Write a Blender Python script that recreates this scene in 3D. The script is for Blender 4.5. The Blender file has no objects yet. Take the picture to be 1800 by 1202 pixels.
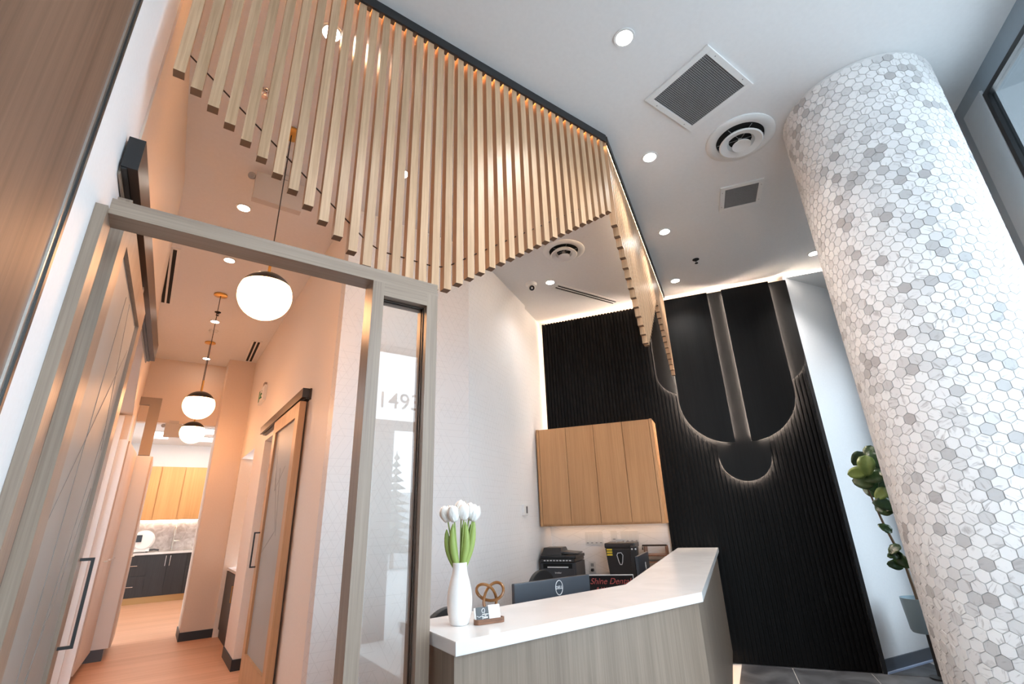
import bpy, bmesh, math, random
from mathutils import Vector, Matrix, Euler
random.seed(7)
S = bpy.context.scene
COL = S.collection
PI = math.pi

# ------------------------------------------------------------------ camera
H = 1.35
pitch, roll, yaw = .354453, -.034842, .628703
fw = Vector((math.sin(yaw)*math.cos(pitch), math.cos(yaw)*math.cos(pitch), math.sin(pitch)))
rr = Vector((math.cos(yaw), -math.sin(yaw), 0)); uu = rr.cross(fw)
R_ = math.cos(roll)*rr + math.sin(roll)*uu; U_ = -math.sin(roll)*rr + math.cos(roll)*uu
cd = bpy.data.cameras.new('camera'); cam = bpy.data.objects.new('camera', cd); COL.objects.link(cam)
M = Matrix((R_, U_, -fw)).transposed().to_4x4(); M.translation = Vector((0, 0, H)); cam.matrix_world = M
cd.sensor_width = 36; cd.lens = 832.65/1800*36; cd.clip_start = .02
S.camera = cam

# ------------------------------------------------------------------ sky, exposure
W = bpy.data.worlds.new('overcast_sky'); S.world = W; W.use_nodes = True
nt = W.node_tree; nt.nodes.clear()
wo = nt.nodes.new('ShaderNodeOutputWorld'); wb = nt.nodes.new('ShaderNodeBackground')
wb.inputs[0].default_value = (.76, .88, 1.0, 1); wb.inputs[1].default_value = 3.4
nt.links.new(wb.outputs[0], wo.inputs[0])
S.view_settings.view_transform = 'Standard'; S.view_settings.look = 'None'
S.view_settings.exposure = 1.4; S.view_settings.gamma = 1; S.view_settings.use_curve_mapping = False
try:
    S.cycles.max_bounces = 8; S.cycles.diffuse_bounces = 5; S.cycles.glossy_bounces = 4
    S.cycles.transparent_max_bounces = 12; S.cycles.sample_clamp_indirect = 6; S.cycles.caustics_reflective = False
    S.cycles.caustics_refractive = False
except Exception: pass
LOBBY_W, CORR_W, STRIP_W, CORR_BULB = 30.0, 2.6, 36.0, 10.5
WARM = (1, .43, .15); NEUT = (1, .95, .90)

# ------------------------------------------------------------------ materials
def nodes_of(name):
    m = bpy.data.materials.new(name); m.use_nodes = True
    n = m.node_tree; n.nodes.clear()
    o = n.nodes.new('ShaderNodeOutputMaterial'); b = n.nodes.new('ShaderNodeBsdfPrincipled')
    n.links.new(b.outputs[0], o.inputs[0]); return m, n, b
def N(n, t, **k):
    x = n.nodes.new(t)
    for a, v in k.items(): setattr(x, a, v)
    return x
def plain(name, c, rough=.5, metal=0, bump=0, bscale=200, spec=None):
    m, n, b = nodes_of(name)
    b.inputs['Base Color'].default_value = (*c, 1); b.inputs['Roughness'].default_value = rough; b.inputs['Metallic'].default_value = metal
    if spec is not None: b.inputs['Specular IOR Level'].default_value = spec
    g = N(n, 'ShaderNodeNewGeometry'); t = N(n, 'ShaderNodeTexNoise'); t.inputs['Scale'].default_value = bscale; t.inputs['Detail'].default_value = 3
    n.links.new(g.outputs['Position'], t.inputs['Vector'])
    mx = N(n, 'ShaderNodeMix', data_type='RGBA'); mx.inputs[6].default_value = (*[v*.96 for v in c], 1); mx.inputs[7].default_value = (*[min(1, v*1.04) for v in c], 1)
    n.links.new(t.outputs[0], mx.inputs[0]); n.links.new(mx.outputs[2], b.inputs['Base Color'])
    if bump:
        bp = N(n, 'ShaderNodeBump'); bp.inputs['Strength'].default_value = bump; bp.inputs['Distance'].default_value = .002
        n.links.new(t.outputs[0], bp.inputs['Height']); n.links.new(bp.outputs[0], b.inputs['Normal'])
    return m
def wood(name, ca, cb, axis='Z', rough=.45, fine=90, stretch=.035, bump=.15, spec=.5, vary=.25):
    m, n, b = nodes_of(name)
    g = N(n, 'ShaderNodeNewGeometry'); oi = N(n, 'ShaderNodeObjectInfo')
    ad = N(n, 'ShaderNodeVectorMath', operation='MULTIPLY_ADD'); mp = N(n, 'ShaderNodeMapping')
    sc = [fine]*3; sc['XYZ'.index(axis)] = fine*stretch; mp.inputs['Scale'].default_value = sc
    cmb = N(n, 'ShaderNodeCombineXYZ')
    for i in range(3): n.links.new(oi.outputs['Random'], cmb.inputs[i])
    ad.inputs[1].default_value = (7, 11, 5)
    n.links.new(cmb.outputs[0], ad.inputs[0]); n.links.new(g.outputs['Position'], ad.inputs[2]); n.links.new(ad.outputs[0], mp.inputs[0])
    t = N(n, 'ShaderNodeTexNoise'); t.inputs['Scale'].default_value = 1; t.inputs['Detail'].default_value = 5; t.inputs['Roughness'].default_value = .65
    n.links.new(mp.outputs[0], t.inputs['Vector'])
    mp2 = N(n, 'ShaderNodeMapping'); sc2 = [fine*.12]*3; sc2['XYZ'.index(axis)] = fine*.006; mp2.inputs['Scale'].default_value = sc2
    n.links.new(ad.outputs[0], mp2.inputs[0])
    t2 = N(n, 'ShaderNodeTexNoise'); t2.inputs['Scale'].default_value = 1; t2.inputs['Detail'].default_value = 2
    n.links.new(mp2.outputs[0], t2.inputs['Vector'])
    av = N(n, 'ShaderNodeMath', operation='MULTIPLY_ADD'); av.inputs[1].default_value = .6
    m2 = N(n, 'ShaderNodeMath', operation='MULTIPLY'); m2.inputs[1].default_value = .4
    n.links.new(t2.outputs[0], m2.inputs[0]); n.links.new(t.outputs[0], av.inputs[0]); n.links.new(m2.outputs[0], av.inputs[2])
    r = N(n, 'ShaderNodeValToRGB'); r.color_ramp.elements[0].position = .36; r.color_ramp.elements[1].position = .64
    r.color_ramp.elements[0].color = (*ca, 1); r.color_ramp.elements[1].color = (*cb, 1)
    n.links.new(av.outputs[0], r.inputs[0])
    hs = N(n, 'ShaderNodeHueSaturation'); mv = N(n, 'ShaderNodeMapRange'); mv.inputs[3].default_value = 1-vary/2; mv.inputs[4].default_value = 1+vary/2
    n.links.new(oi.outputs['Random'], mv.inputs[0]); n.links.new(mv.outputs[0], hs.inputs['Value']); n.links.new(r.outputs[0], hs.inputs['Color'])
    n.links.new(hs.outputs[0], b.inputs['Base Color'])
    b.inputs['Roughness'].default_value = rough; b.inputs['Specular IOR Level'].default_value = spec
    bp = N(n, 'ShaderNodeBump'); bp.inputs['Strength'].default_value = bump; bp.inputs['Distance'].default_value = .001
    n.links.new(t.outputs[0], bp.inputs['Height']); n.links.new(bp.outputs[0], b.inputs['Normal'])
    return m
def emit(name, c, s):
    m = bpy.data.materials.new(name); m.use_nodes = True; n = m.node_tree; n.nodes.clear()
    o = n.nodes.new('ShaderNodeOutputMaterial'); e = n.nodes.new('ShaderNodeEmission')
    e.inputs[0].default_value = (*c, 1); e.inputs[1].default_value = s; n.links.new(e.outputs[0], o.inputs[0]); return m
def glass(name, tint=(1, 1, 1), ior=1.5, rough=0):
    m = bpy.data.materials.new(name); m.use_nodes = True; n = m.node_tree; n.nodes.clear()
    o = n.nodes.new('ShaderNodeOutputMaterial'); tr = n.nodes.new('ShaderNodeBsdfTransparent'); gl = n.nodes.new('ShaderNodeBsdfGlossy')
    fr = n.nodes.new('ShaderNodeFresnel'); mx = n.nodes.new('ShaderNodeMixShader')
    gm = n.nodes.new('ShaderNodeNewGeometry'); mr = n.nodes.new('ShaderNodeMapRange'); mr.inputs[3].default_value = ior; mr.inputs[4].default_value = 1/ior   # same reflectance from either side
    n.links.new(gm.outputs['Backfacing'], mr.inputs[0]); n.links.new(mr.outputs[0], fr.inputs[0])
    tr.inputs[0].default_value = (*tint, 1); gl.inputs['Roughness'].default_value = rough
    n.links.new(fr.outputs[0], mx.inputs[0]); n.links.new(tr.outputs[0], mx.inputs[1]); n.links.new(gl.outputs[0], mx.inputs[2]); n.links.new(mx.outputs[0], o.inputs[0])
    return m
def wallpaper(name, c, line, cell=.075):
    # pale paper printed with thin lines in three directions (a broken isometric lattice)
    m, n, b = nodes_of(name)
    g = N(n, 'ShaderNodeNewGeometry'); sp = N(n, 'ShaderNodeSeparateXYZ'); n.links.new(g.outputs['Position'], sp.inputs[0])
    h = N(n, 'ShaderNodeMath', operation='ADD'); n.links.new(sp.outputs[0], h.inputs[0])
    hy = N(n, 'ShaderNodeMath', operation='MULTIPLY'); hy.inputs[1].default_value = .35; n.links.new(sp.outputs[1], hy.inputs[0]); n.links.new(hy.outputs[0], h.inputs[1])
    acc = None
    for a in (0, 60, 120):
        ca, sa = math.cos(math.radians(a)), math.sin(math.radians(a))
        m1 = N(n, 'ShaderNodeMath', operation='MULTIPLY'); m1.inputs[1].default_value = -sa/cell; n.links.new(h.outputs[0], m1.inputs[0])
        m2 = N(n, 'ShaderNodeMath', operation='MULTIPLY_ADD'); m2.inputs[1].default_value = ca/cell; n.links.new(sp.outputs[2], m2.inputs[0]); n.links.new(m1.outputs[0], m2.inputs[2])
        f = N(n, 'ShaderNodeMath', operation='FRACT'); n.links.new(m2.outputs[0], f.inputs[0])
        fl = N(n, 'ShaderNodeMath', operation='LESS_THAN'); fl.inputs[1].default_value = .05; n.links.new(f.outputs[0], fl.inputs[0])
        v = N(n, 'ShaderNodeTexVoronoi'); v.inputs['Scale'].default_value = 9; mp = N(n, 'ShaderNodeMapping'); mp.inputs['Location'].default_value = (a, a*.3, 0)
        n.links.new(g.outputs['Position'], mp.inputs[0]); n.links.new(mp.outputs[0], v.inputs['Vector'])
        ss = N(n, 'ShaderNodeSeparateXYZ'); n.links.new(v.outputs['Color'], ss.inputs[0])
        gt = N(n, 'ShaderNodeMath', operation='GREATER_THAN'); gt.inputs[1].default_value = .4; n.links.new(ss.outputs[0], gt.inputs[0])
        mm = N(n, 'ShaderNodeMath', operation='MULTIPLY'); n.links.new(fl.outputs[0], mm.inputs[0]); n.links.new(gt.outputs[0], mm.inputs[1])
        if acc is None: acc = mm
        else:
            x = N(n, 'ShaderNodeMath', operation='MAXIMUM'); n.links.new(acc.outputs[0], x.inputs[0]); n.links.new(mm.outputs[0], x.inputs[1]); acc = x
    mx = N(n, 'ShaderNodeMix', data_type='RGBA'); mx.inputs[6].default_value = (*c, 1); mx.inputs[7].default_value = (*line, 1)
    n.links.new(acc.outputs[0], mx.inputs[0]); n.links.new(mx.outputs[2], b.inputs['Base Color']); b.inputs['Roughness'].default_value = .42
    return m
def marble(name):
    m, n, b = nodes_of(name)
    g = N(n, 'ShaderNodeNewGeometry'); oi = N(n, 'ShaderNodeObjectInfo')
    ad = N(n, 'ShaderNodeMath', operation='ADD'); n.links.new(g.outputs['Random Per Island'], ad.inputs[0]); n.links.new(oi.outputs['Random'], ad.inputs[1])
    fr = N(n, 'ShaderNodeMath', operation='FRACT'); n.links.new(ad.outputs[0], fr.inputs[0])
    r = N(n, 'ShaderNodeValToRGB'); r.color_ramp.elements[0].position = 0; r.color_ramp.elements[1].position = 1
    r.color_ramp.elements[0].color = (.46, .43, .42, 1); r.color_ramp.elements[1].color = (.84, .825, .81, 1)
    for p, c in ((.06, .54), (.15, .67), (.28, .76), (.5, .82)):
        e = r.color_ramp.elements.new(p); e.color = (c, c*.975, c*.965, 1)
    n.links.new(fr.outputs[0], r.inputs[0])
    vr = N(n, 'ShaderNodeVectorRotate', rotation_type='EULER_XYZ'); cm = N(n, 'ShaderNodeCombineXYZ')
    for i, k in enumerate((17, 31, 53)):
        q = N(n, 'ShaderNodeMath', operation='MULTIPLY'); q.inputs[1].default_value = k; n.links.new(fr.outputs[0], q.inputs[0]); n.links.new(q.outputs[0], cm.inputs[i])
    n.links.new(g.outputs['Position'], vr.inputs['Vector']); n.links.new(cm.outputs[0], vr.inputs['Rotation'])
    mp = N(n, 'ShaderNodeMapping'); mp.inputs['Scale'].default_value = (14, 14, 95); n.links.new(vr.outputs[0], mp.inputs[0])
    t = N(n, 'ShaderNodeTexNoise'); t.inputs['Scale'].default_value = 1.3; t.inputs['Detail'].default_value = 4; n.links.new(mp.outputs[0], t.inputs['Vector'])
    vn = N(n, 'ShaderNodeMapRange'); vn.inputs[1].default_value = .56; vn.inputs[2].default_value = .68; vn.inputs[3].default_value = 0; vn.inputs[4].default_value = .62
    n.links.new(t.outputs[0], vn.inputs[0])
    mx = N(n, 'ShaderNodeMix', data_type='RGBA'); mx.inputs[7].default_value = (.36, .33, .32, 1)
    n.links.new(vn.outputs[0], mx.inputs[0]); n.links.new(r.outputs[0], mx.inputs[6]); n.links.new(mx.outputs[2], b.inputs['Base Color'])
    b.inputs['Roughness'].default_value = .32
    return m
def stone(name, ca, cb, scale, rough):
    m, n, b = nodes_of(name)
    g = N(n, 'ShaderNodeNewGeometry'); t = N(n, 'ShaderNodeTexNoise'); t.inputs['Scale'].default_value = scale; t.inputs['Detail'].default_value = 8; t.inputs['Distortion'].default_value = 1.2
    n.links.new(g.outputs['Position'], t.inputs['Vector'])
    r = N(n, 'ShaderNodeValToRGB'); r.color_ramp.elements[0].position = .35; r.color_ramp.elements[1].position = .68
    r.color_ramp.elements[0].color = (*ca, 1); r.color_ramp.elements[1].color = (*cb, 1)
    n.links.new(t.outputs[0], r.inputs[0]); n.links.new(r.outputs[0], b.inputs['Base Color']); b.inputs['Roughness'].default_value = rough
    return m

m_ceil = plain('matte pale grey ceiling paint', (.72, .72, .72), .85, bscale=40)
m_white = plain('cool white wall paint', (.85, .86, .88), .6, bscale=60)
m_beige = plain('pale beige wall paint', (.72, .60, .50), .6, bscale=60)
m_beige2 = plain('cream wall covering', (.84, .77, .70), .55, bscale=60)
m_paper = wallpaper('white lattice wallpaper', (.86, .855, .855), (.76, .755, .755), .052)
m_grey = plain('slate grey window metal', (.26, .31, .35), .45, bscale=30)
m_lgrey = plain('light grey window metal', (.48, .51, .53), .4, bscale=30)
m_black = plain('satin black metal', (.012, .012, .013), .35)
m_blackp = plain('black plastic', (.016, .016, .018), .38)
m_greyp = plain('charcoal plastic', (.045, .048, .055), .42)
m_stain = wood('black stained oak', (.0012, .0012, .0014), (.0045, .0045, .005), 'Z', .6, 60, .03, .3, .15, .3)
m_stainp = wood('black stained veneer', (.0035, .0038, .0042), (.0075, .008, .0085), 'Z', .52, 60, .03, .2, .2, .1)
m_slat = wood('light oak slat', (.38, .228, .122), (.57, .37, .225), 'Z', .38, 120, .03, .2, .5, .18)
m_endgrain = plain('dark oak end grain', (.15, .078, .038), .6, bscale=900)
m_taupe = wood('taupe oak veneer', (.215, .160, .120), (.315, .245, .188), 'Z', .36, 130, .02, .2, .5, .05)
m_taupeh = wood('taupe oak veneer along x', (.215, .160, .120), (.315, .245, .188), 'X', .36, 130, .02, .2, .5, .05)
m_taupey = wood('taupe oak veneer along y', (.215, .160, .120), (.315, .245, .188), 'Y', .36, 130, .02, .2, .5, .05)
m_oakkit = wood('orange oak veneer', (.52, .25, .085), (.64, .33, .125), 'Z', .42, 60, .02, .15, .45, .05)
m_deskwood = wood('grey brown oak desk veneer', (.165, .122, .090), (.245, .188, .142), 'Z', .40, 130, .02, .2, .45, .05)
m_oak = wood('natural oak veneer', (.44, .225, .10), (.57, .315, .15), 'Z', .42, 110, .02, .15, .45, .08)
m_oakdoor = wood('warm oak door', (.42, .24, .12), (.56, .33, .17), 'Z', .42, 110, .02, .15, .45, .05)
m_panel = wood('brown walnut veneer', (.125, .069, .044), (.21, .122, .081), 'Z', .50, 45, .02, .1, .25, .05)
m_walnut = wood('walnut', (.13, .055, .03), (.25, .115, .06), 'X', .4, 150, .03, .2, .5, .1)
m_dark_rail = plain('brown bronze rail', (.055, .036, .027), .35, .6)
m_quartz = stone('white quartz', (.68, .665, .655), (.75, .735, .725), 3, .22)
m_paper2 = wallpaper('shaded lattice wallpaper', (.70, .697, .697), (.61, .608, .608), .052)  # same paper as the angled wall, shade put into its colour
m_marble = marble('marble hexagon')
m_grout = plain('pale grey grout', (.68, .67, .66), .9)
m_tilefloor = stone('grey stone tile', (.044, .047, .055), (.14, .148, .162), 3.2, .5)
m_floor = wood('salmon oak vinyl floor', (.60, .31, .175), (.76, .43, .27), 'X', .45, 20, .03, .03, .4, 0)
m_brass = plain('brushed brass', (.72, .42, .12), .3, 1)
m_steel = plain('brushed nickel', (.62, .60, .56), .3, 1)
m_chrome = plain('chrome', (.8, .8, .8), .15, 1)
m_cap = plain('dark bronze cap', (.06, .052, .048), .32, .7)
m_globe = emit('lit opal glass', (1, .48, .22), CORR_BULB)
m_lens = emit('lit downlight lens', (1, .93, .85), 14)
m_lenswarm = emit('lit warm downlight lens', (1, .90, .78), 14)
m_troffer = emit('lit ceiling panel', (1, .95, .9), 3)
m_ledw = emit('warm led strip', (1, .47, .16), STRIP_W)
m_ledn = emit('neutral led strip', (1, .64, .42), 11)
m_leda = emit('arch led strip', (1, .80, .64), 150)
m_gl = glass('clear glass', (.97, .985, .98), 1.62)
m_wgl = glass('window glass', (.95, .97, .97), 1.35)
m_frost = plain('frosted grey glass', (.36, .36, .34), .42, bscale=8, spec=.25)
m_line = plain('etched line', (.22, .21, .20), .4)
m_vent = plain('white enamel', (.74, .74, .73), .45)
m_void = plain('dark duct', (.006, .006, .006), .9)
m_mesh = plain('grey grille mesh', (.30, .30, .30), .5)
m_ceramic = plain('white glazed ceramic', (.86, .85, .84), .28)
m_petal = plain('white tulip petal', (.88, .87, .84), .5)
m_leaf = plain('tulip leaf green', (.27, .36, .085), .45, bscale=60)
m_leaf2 = plain('deep fig leaf green', (.018, .045, .012), .3, bscale=40)
m_leaf3 = plain('light fig leaf green', (.11, .17, .035), .35, bscale=40)
m_bark = plain('brown stem', (.12, .075, .04), .7)
m_shadowpot = plain('slate blue wall shadow', (.20, .28, .33), .5)
m_paperw = plain('white card', (.86, .86, .86), .6)
m_red = plain('dim red lettering', (.30, .05, .045), .5)
m_yellow = plain('yellow label', (.75, .55, .04), .5)
m_silver = plain('silver print', (.62, .63, .65), .4)
m_green = plain('green pictogram', (.03, .22, .09), .5)
m_base = plain('black rubber base', (.02, .022, .025), .5)
m_bluebase = plain('slate rubber base', (.085, .10, .125), .45)
m_bluestrip = plain('pale blue sealant strip', (.42, .52, .72), .4)
m_numeral = plain('dark vinyl numeral', (.06, .06, .06), .6)
m_ground = plain('pale concrete', (.50, .50, .50), .8)
m_skydim = glass('sky dimming sheet', (.19, .205, .215), 1.2)
m_fir = plain('fir green', (.03, .06, .035), .8)
m_emer = plain('warm grey enamel', (.50, .47, .44), .5)
m_taupepaint = plain('taupe paint', (.30, .245, .20), .6)
m_charc = wood('charcoal cabinet veneer', (.022, .023, .026), (.038, .04, .044), 'Z', .45, 60, .03, .1, .4, .1)
m_toe = plain('brass toe kick', (.50, .33, .15), .35, .6)
m_pinkcab = plain('pale taupe laminate', (.62, .50, .42), .45)
m_whitecab = plain('white laminate', (.78, .79, .80), .4)
m_rattan = plain('polished cane', (.20, .085, .025), .25, bscale=300)
m_glossblack = plain('gloss black', (.01, .01, .012), .2)
m_monitor = plain('brushed graphite plastic', (.045, .055, .07), .34)

# ------------------------------------------------------------------ mesh helpers
def wl(o):
    v = Vector((0, 0, 0))
    while o is not None: v = v + Vector(o.location); o = o.parent
    return v
class MB:
    def __init__(s): s.b = bmesh.new()
    def hexa(s, p):      # 8 points: bottom ring then top ring
        v = [s.b.verts.new(Vector(q)) for q in p]
        for f in ((0, 3, 2, 1), (4, 5, 6, 7), (0, 1, 5, 4), (1, 2, 6, 5), (2, 3, 7, 6), (3, 0, 4, 7)):
            s.b.faces.new([v[i] for i in f])
        return s
    def box(s, x0, x1, y0, y1, z0, z1):
        return s.hexa([(x0, y0, z0), (x1, y0, z0), (x1, y1, z0), (x0, y1, z0), (x0, y0, z1), (x1, y0, z1), (x1, y1, z1), (x0, y1, z1)])
    def obox(s, o, u, v, w, a0, a1, b0, b1, c0, c1):
        o, u, v, w = Vector(o), Vector(u), Vector(v), Vector(w)
        P = lambda a, b, c: o+u*a+v*b+w*c
        return s.hexa([P(a0, b0, c0), P(a1, b0, c0), P(a1, b1, c0), P(a0, b1, c0), P(a0, b0, c1), P(a1, b0, c1), P(a1, b1, c1), P(a0, b1, c1)])
    def prism(s, pts, z0, z1):
        n = len(pts); a = [s.b.verts.new((p[0], p[1], z0)) for p in pts]; t = [s.b.verts.new((p[0], p[1], z1)) for p in pts]
        s.b.faces.new(a[::-1]); s.b.faces.new(t)
        for i in range(n): s.b.faces.new((a[i], a[(i+1) % n], t[(i+1) % n], t[i]))
        return s
    def oprism(s, pts, o, u, v, w, c0, c1):
        o, u, v, w = Vector(o), Vector(u), Vector(v), Vector(w); n = len(pts)
        a = [s.b.verts.new(o+u*p[0]+v*p[1]+w*c0) for p in pts]; t = [s.b.verts.new(o+u*p[0]+v*p[1]+w*c1) for p in pts]
        s.b.faces.new(a[::-1]); s.b.faces.new(t)
        for i in range(n): s.b.faces.new((a[i], a[(i+1) % n], t[(i+1) % n], t[i]))
        return s
    def lathe(s, prof, c=(0, 0, 0), n=24, axis=None):
        # prof: (r, h); axis None = +z
        c = Vector(c)
        if axis is None: ux, uy, uz = Vector((1, 0, 0)), Vector((0, 1, 0)), Vector((0, 0, 1))
        else:
            uz = Vector(axis).normalized(); ux = uz.orthogonal().normalized(); uy = uz.cross(ux)
        rows = []
        for r, h in prof:
            if r < 1e-6: rows.append([s.b.verts.new(c+uz*h)])
            else: rows.append([s.b.verts.new(c+uz*h+(ux*math.cos(2*PI*i/n)+uy*math.sin(2*PI*i/n))*r) for i in range(n)])
        for A, B in zip(rows, rows[1:]):
            for i in range(n):
                j = (i+1) % n
                if len(A) == 1 and len(B) == 1: continue
                if len(A) == 1: s.b.faces.new((A[0], B[j], B[i]))
                elif len(B) == 1: s.b.faces.new((A[i], A[j], B[0]))
                else: s.b.faces.new((A[i], A[j], B[j], B[i]))
        return s
    def tube(s, pts, r, n=8, closed=False):
        pts = [Vector(p) for p in pts]; k = len(pts); rows = []
        rad = r if isinstance(r, (list, tuple)) else [r]*k
        up = None
        for i, p in enumerate(pts):
            a = pts[(i-1) % k] if (closed or i > 0) else p; b = pts[(i+1) % k] if (closed or i < k-1) else p
            t = (b-a).normalized()
            if up is None: up = t.orthogonal().normalized()
            up = (up-t*up.dot(t)).normalized(); sd = t.cross(up)
            rows.append([s.b.verts.new(p+(up*math.cos(2*PI*j/n)+sd*math.sin(2*PI*j/n))*rad[i]) for j in range(n)])
        for i in range(k if closed else k-1):
            A, B = rows[i], rows[(i+1) % k]
            off = 0
            if closed and i == k-1:
                off = min(range(n), key=lambda o: (A[0].co-B[o].co).length)
            for j in range(n): s.b.faces.new((A[j], A[(j+1) % n], B[(j+1+off) % n], B[(j+off) % n]))
        if not closed: s.b.faces.new(rows[0][::-1]); s.b.faces.new(rows[-1])
        return s
    def build(s, name, mat, parent=None, smooth=False, bevel=0):
        bmesh.ops.recalc_face_normals(s.b, faces=s.b.faces[:])
        if bevel:
            bmesh.ops.bevel(s.b, geom=[e for e in s.b.edges if len(e.link_faces) == 2 and e.calc_face_angle() > .5], offset=bevel, segments=2, profile=.7, affect='EDGES')
        off = wl(parent) if parent else Vector((0, 0, 0))
        if parent is None:
            lo = Vector((min(v.co.x for v in s.b.verts), min(v.co.y for v in s.b.verts), min(v.co.z for v in s.b.verts)))
            hi = Vector((max(v.co.x for v in s.b.verts), max(v.co.y for v in s.b.verts), 0)); off = Vector(((lo.x+hi.x)/2, (lo.y+hi.y)/2, lo.z))
        for v in s.b.verts: v.co -= off
        if smooth:
            for f in s.b.faces: f.smooth = True
        me = bpy.data.meshes.new(name); s.b.to_mesh(me); s.b.free(); me.materials.append(mat)
        if smooth and hasattr(me, 'set_sharp_from_angle'): me.set_sharp_from_angle(angle=.7)
        o = bpy.data.objects.new(name, me); COL.objects.link(o)
        if parent: o.parent = parent
        else: o.location = off
        return o
def tag(o, label, cat, group=None):
    o['label'] = label; o['category'] = cat
    if group: o['group'] = group
    return o
def thing(name, loc, label, cat, group=None):
    o = bpy.data.objects.new(name, None); COL.objects.link(o); o.location = loc; o.empty_display_size = .05
    return tag(o, label, cat, group)
def struct(o): o['kind'] = 'structure'; return o
def stuff(o): o['kind'] = 'stuff'; return o
def copy_tree(o, loc=None):
    def rec(q, par):
        c = q.copy(); COL.objects.link(c); c.parent = par
        for ch in q.children: rec(ch, c)
        return c
    r = rec(o, None)
    if loc is not None: r.location = loc
    return r
def text_mesh(name, body, size, mat, parent, o, u, v, w, depth=.001, shear=0, align='CENTER', offset=0, fit=None):
    cu = bpy.data.curves.new('lettering', 'FONT'); cu.body = body; cu.size = size; cu.extrude = depth; cu.shear = shear; cu.align_x = align; cu.align_y = 'CENTER'; cu.offset = offset
    t = bpy.data.objects.new('lettering', cu); COL.objects.link(t)
    dg = bpy.context.evaluated_depsgraph_get(); me = bpy.data.meshes.new_from_object(t.evaluated_get(dg))
    bpy.data.objects.remove(t); bpy.data.curves.remove(cu)
    if fit:
        xs = [q.co.x for q in me.vertices]; k_ = fit/(max(xs)-min(xs))
        for q in me.vertices: q.co.x *= k_; q.co.y *= max(k_, .85)
    off = wl(parent); o, u, v, w = Vector(o), Vector(u), Vector(v), Vector(w)
    for q in me.vertices: q.co = o+u*q.co.x+v*q.co.y+w*q.co.z-off
    me.name = name; me.materials.clear(); me.materials.append(mat)
    ob = bpy.data.objects.new(name, me); COL.objects.link(ob); ob.parent = parent; return ob
X, Y, Z = Vector((1, 0, 0)), Vector((0, 1, 0)), Vector((0, 0, 1))
ZC = 3.795
# directions of the turned part of the room: BW runs along the black wall (right to left), NB points out of the room through it
BW = Vector((-.533, .846, 0)).normalized(); NB = Vector((.846, .533, 0)).normalized()
BR = Vector((5.295, 2.076, 0))             # right foot of the black wall, batten faces
def bp(s, z, off=0): return BR+BW*s+Z*z-NB*off   # off > 0 is towards the room

# ------------------------------------------------------------------ setting: ceiling, floors, walls
struct(MB().prism([(-.75, -3.1), (3.5, -3.1), (2.5, -.75), (3.95, .13), (7.4, 2.1), (6.2, 3.0), (4.9, 5.0), (3.9, 5.2), (1.9, 3.6), (1.6, 8.95), (-.75, 8.95)], ZC, ZC+.1).build('ceiling', m_ceil))
fl = struct(MB().prism([(-.75, 1.66), (2.1, 1.66), (4.9, 3.3), (4.0, 5.2), (1.9, 3.6), (1.6, 13.3), (-.75, 13.3)], -.08, 0).build('floor', m_floor))
lob = struct(MB().prism([(-.5, -3.0), (3.4, -3.0), (2.5, -.7), (3.95, .1), (7.2, 2.0), (5.4, 2.4), (4.9, 3.3), (2.1, 1.66), (-.5, 1.66)], -.1, -.006).build('floor', m_grout))
def clip(poly, nx, ny, c):     # keep nx*x+ny*y <= c
    out = []
    for i in range(len(poly)):
        a, b = poly[i], poly[(i+1) % len(poly)]; da, db = nx*a[0]+ny*a[1]-c, nx*b[0]+ny*b[1]-c
        if da <= 0: out.append(a)
        if da*db < 0:
            t = da/(da-db); out.append((a[0]+(b[0]-a[0])*t, a[1]+(b[1]-a[1])*t))
    return out
def clip_convex(poly, hull):
    for i in range(len(hull)):
        a, b = hull[i], hull[(i+1) % len(hull)]; nx, ny = b[1]-a[1], -(b[0]-a[0])
        poly = clip(poly, nx, ny, nx*a[0]+ny*a[1])
        if len(poly) < 3: return []
    return poly
def area(p): return abs(sum(p[i][0]*p[(i+1) % len(p)][1]-p[(i+1) % len(p)][0]*p[i][1] for i in range(len(p))))/2
T0 = (5.295-.533*.69, 2.076+.846*.69)          # a joint of the tiling seen at the foot of the black wall
for hull in ([(-.27, -2.98), (2.1, -2.98), (2.1, 1.6), (-.27, 1.6)], [(2.1, -.86), (3.86, .17), (5.93, 1.93), (4.72, 3.02), (2.1, 1.6)]):
    for i in range(-9, 4):
        for j in range(-12, 8):
            g = .004
            c = [(i*1.2+g, j*.6+g), ((i+1)*1.2-g, j*.6+g), ((i+1)*1.2-g, (j+1)*.6-g), (i*1.2+g, (j+1)*.6-g)]
            q = [(T0[0]+NB.x*a+BW.x*b, T0[1]+NB.y*a+BW.y*b) for a, b in c]
            if area(q) <= 0: continue
            q = clip_convex(q, hull)
            if len(q) >= 3 and area(q) > .01: MB().prism(q, -.006, 0).build('tile', m_tilefloor, lob)
def wallseg(name, a, b, z0, z1, mat, th=.1, out=None):
    a, b = Vector((*a, 0)), Vector((*b, 0)); u = (b-a).normalized(); w = Vector((u.y, -u.x, 0))
    if out is not None and w.dot(Vector((*out, 0))) < 0: w = -w
    return MB().obox(a, u, w, Z, 0, (b-a).length, 0, th, z0, z1)
def wall(name, a, b, z0, z1, mat, th=.1, out=None): return struct(wallseg(name, a, b, z0, z1, mat, th, out).build(name, mat))
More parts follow.
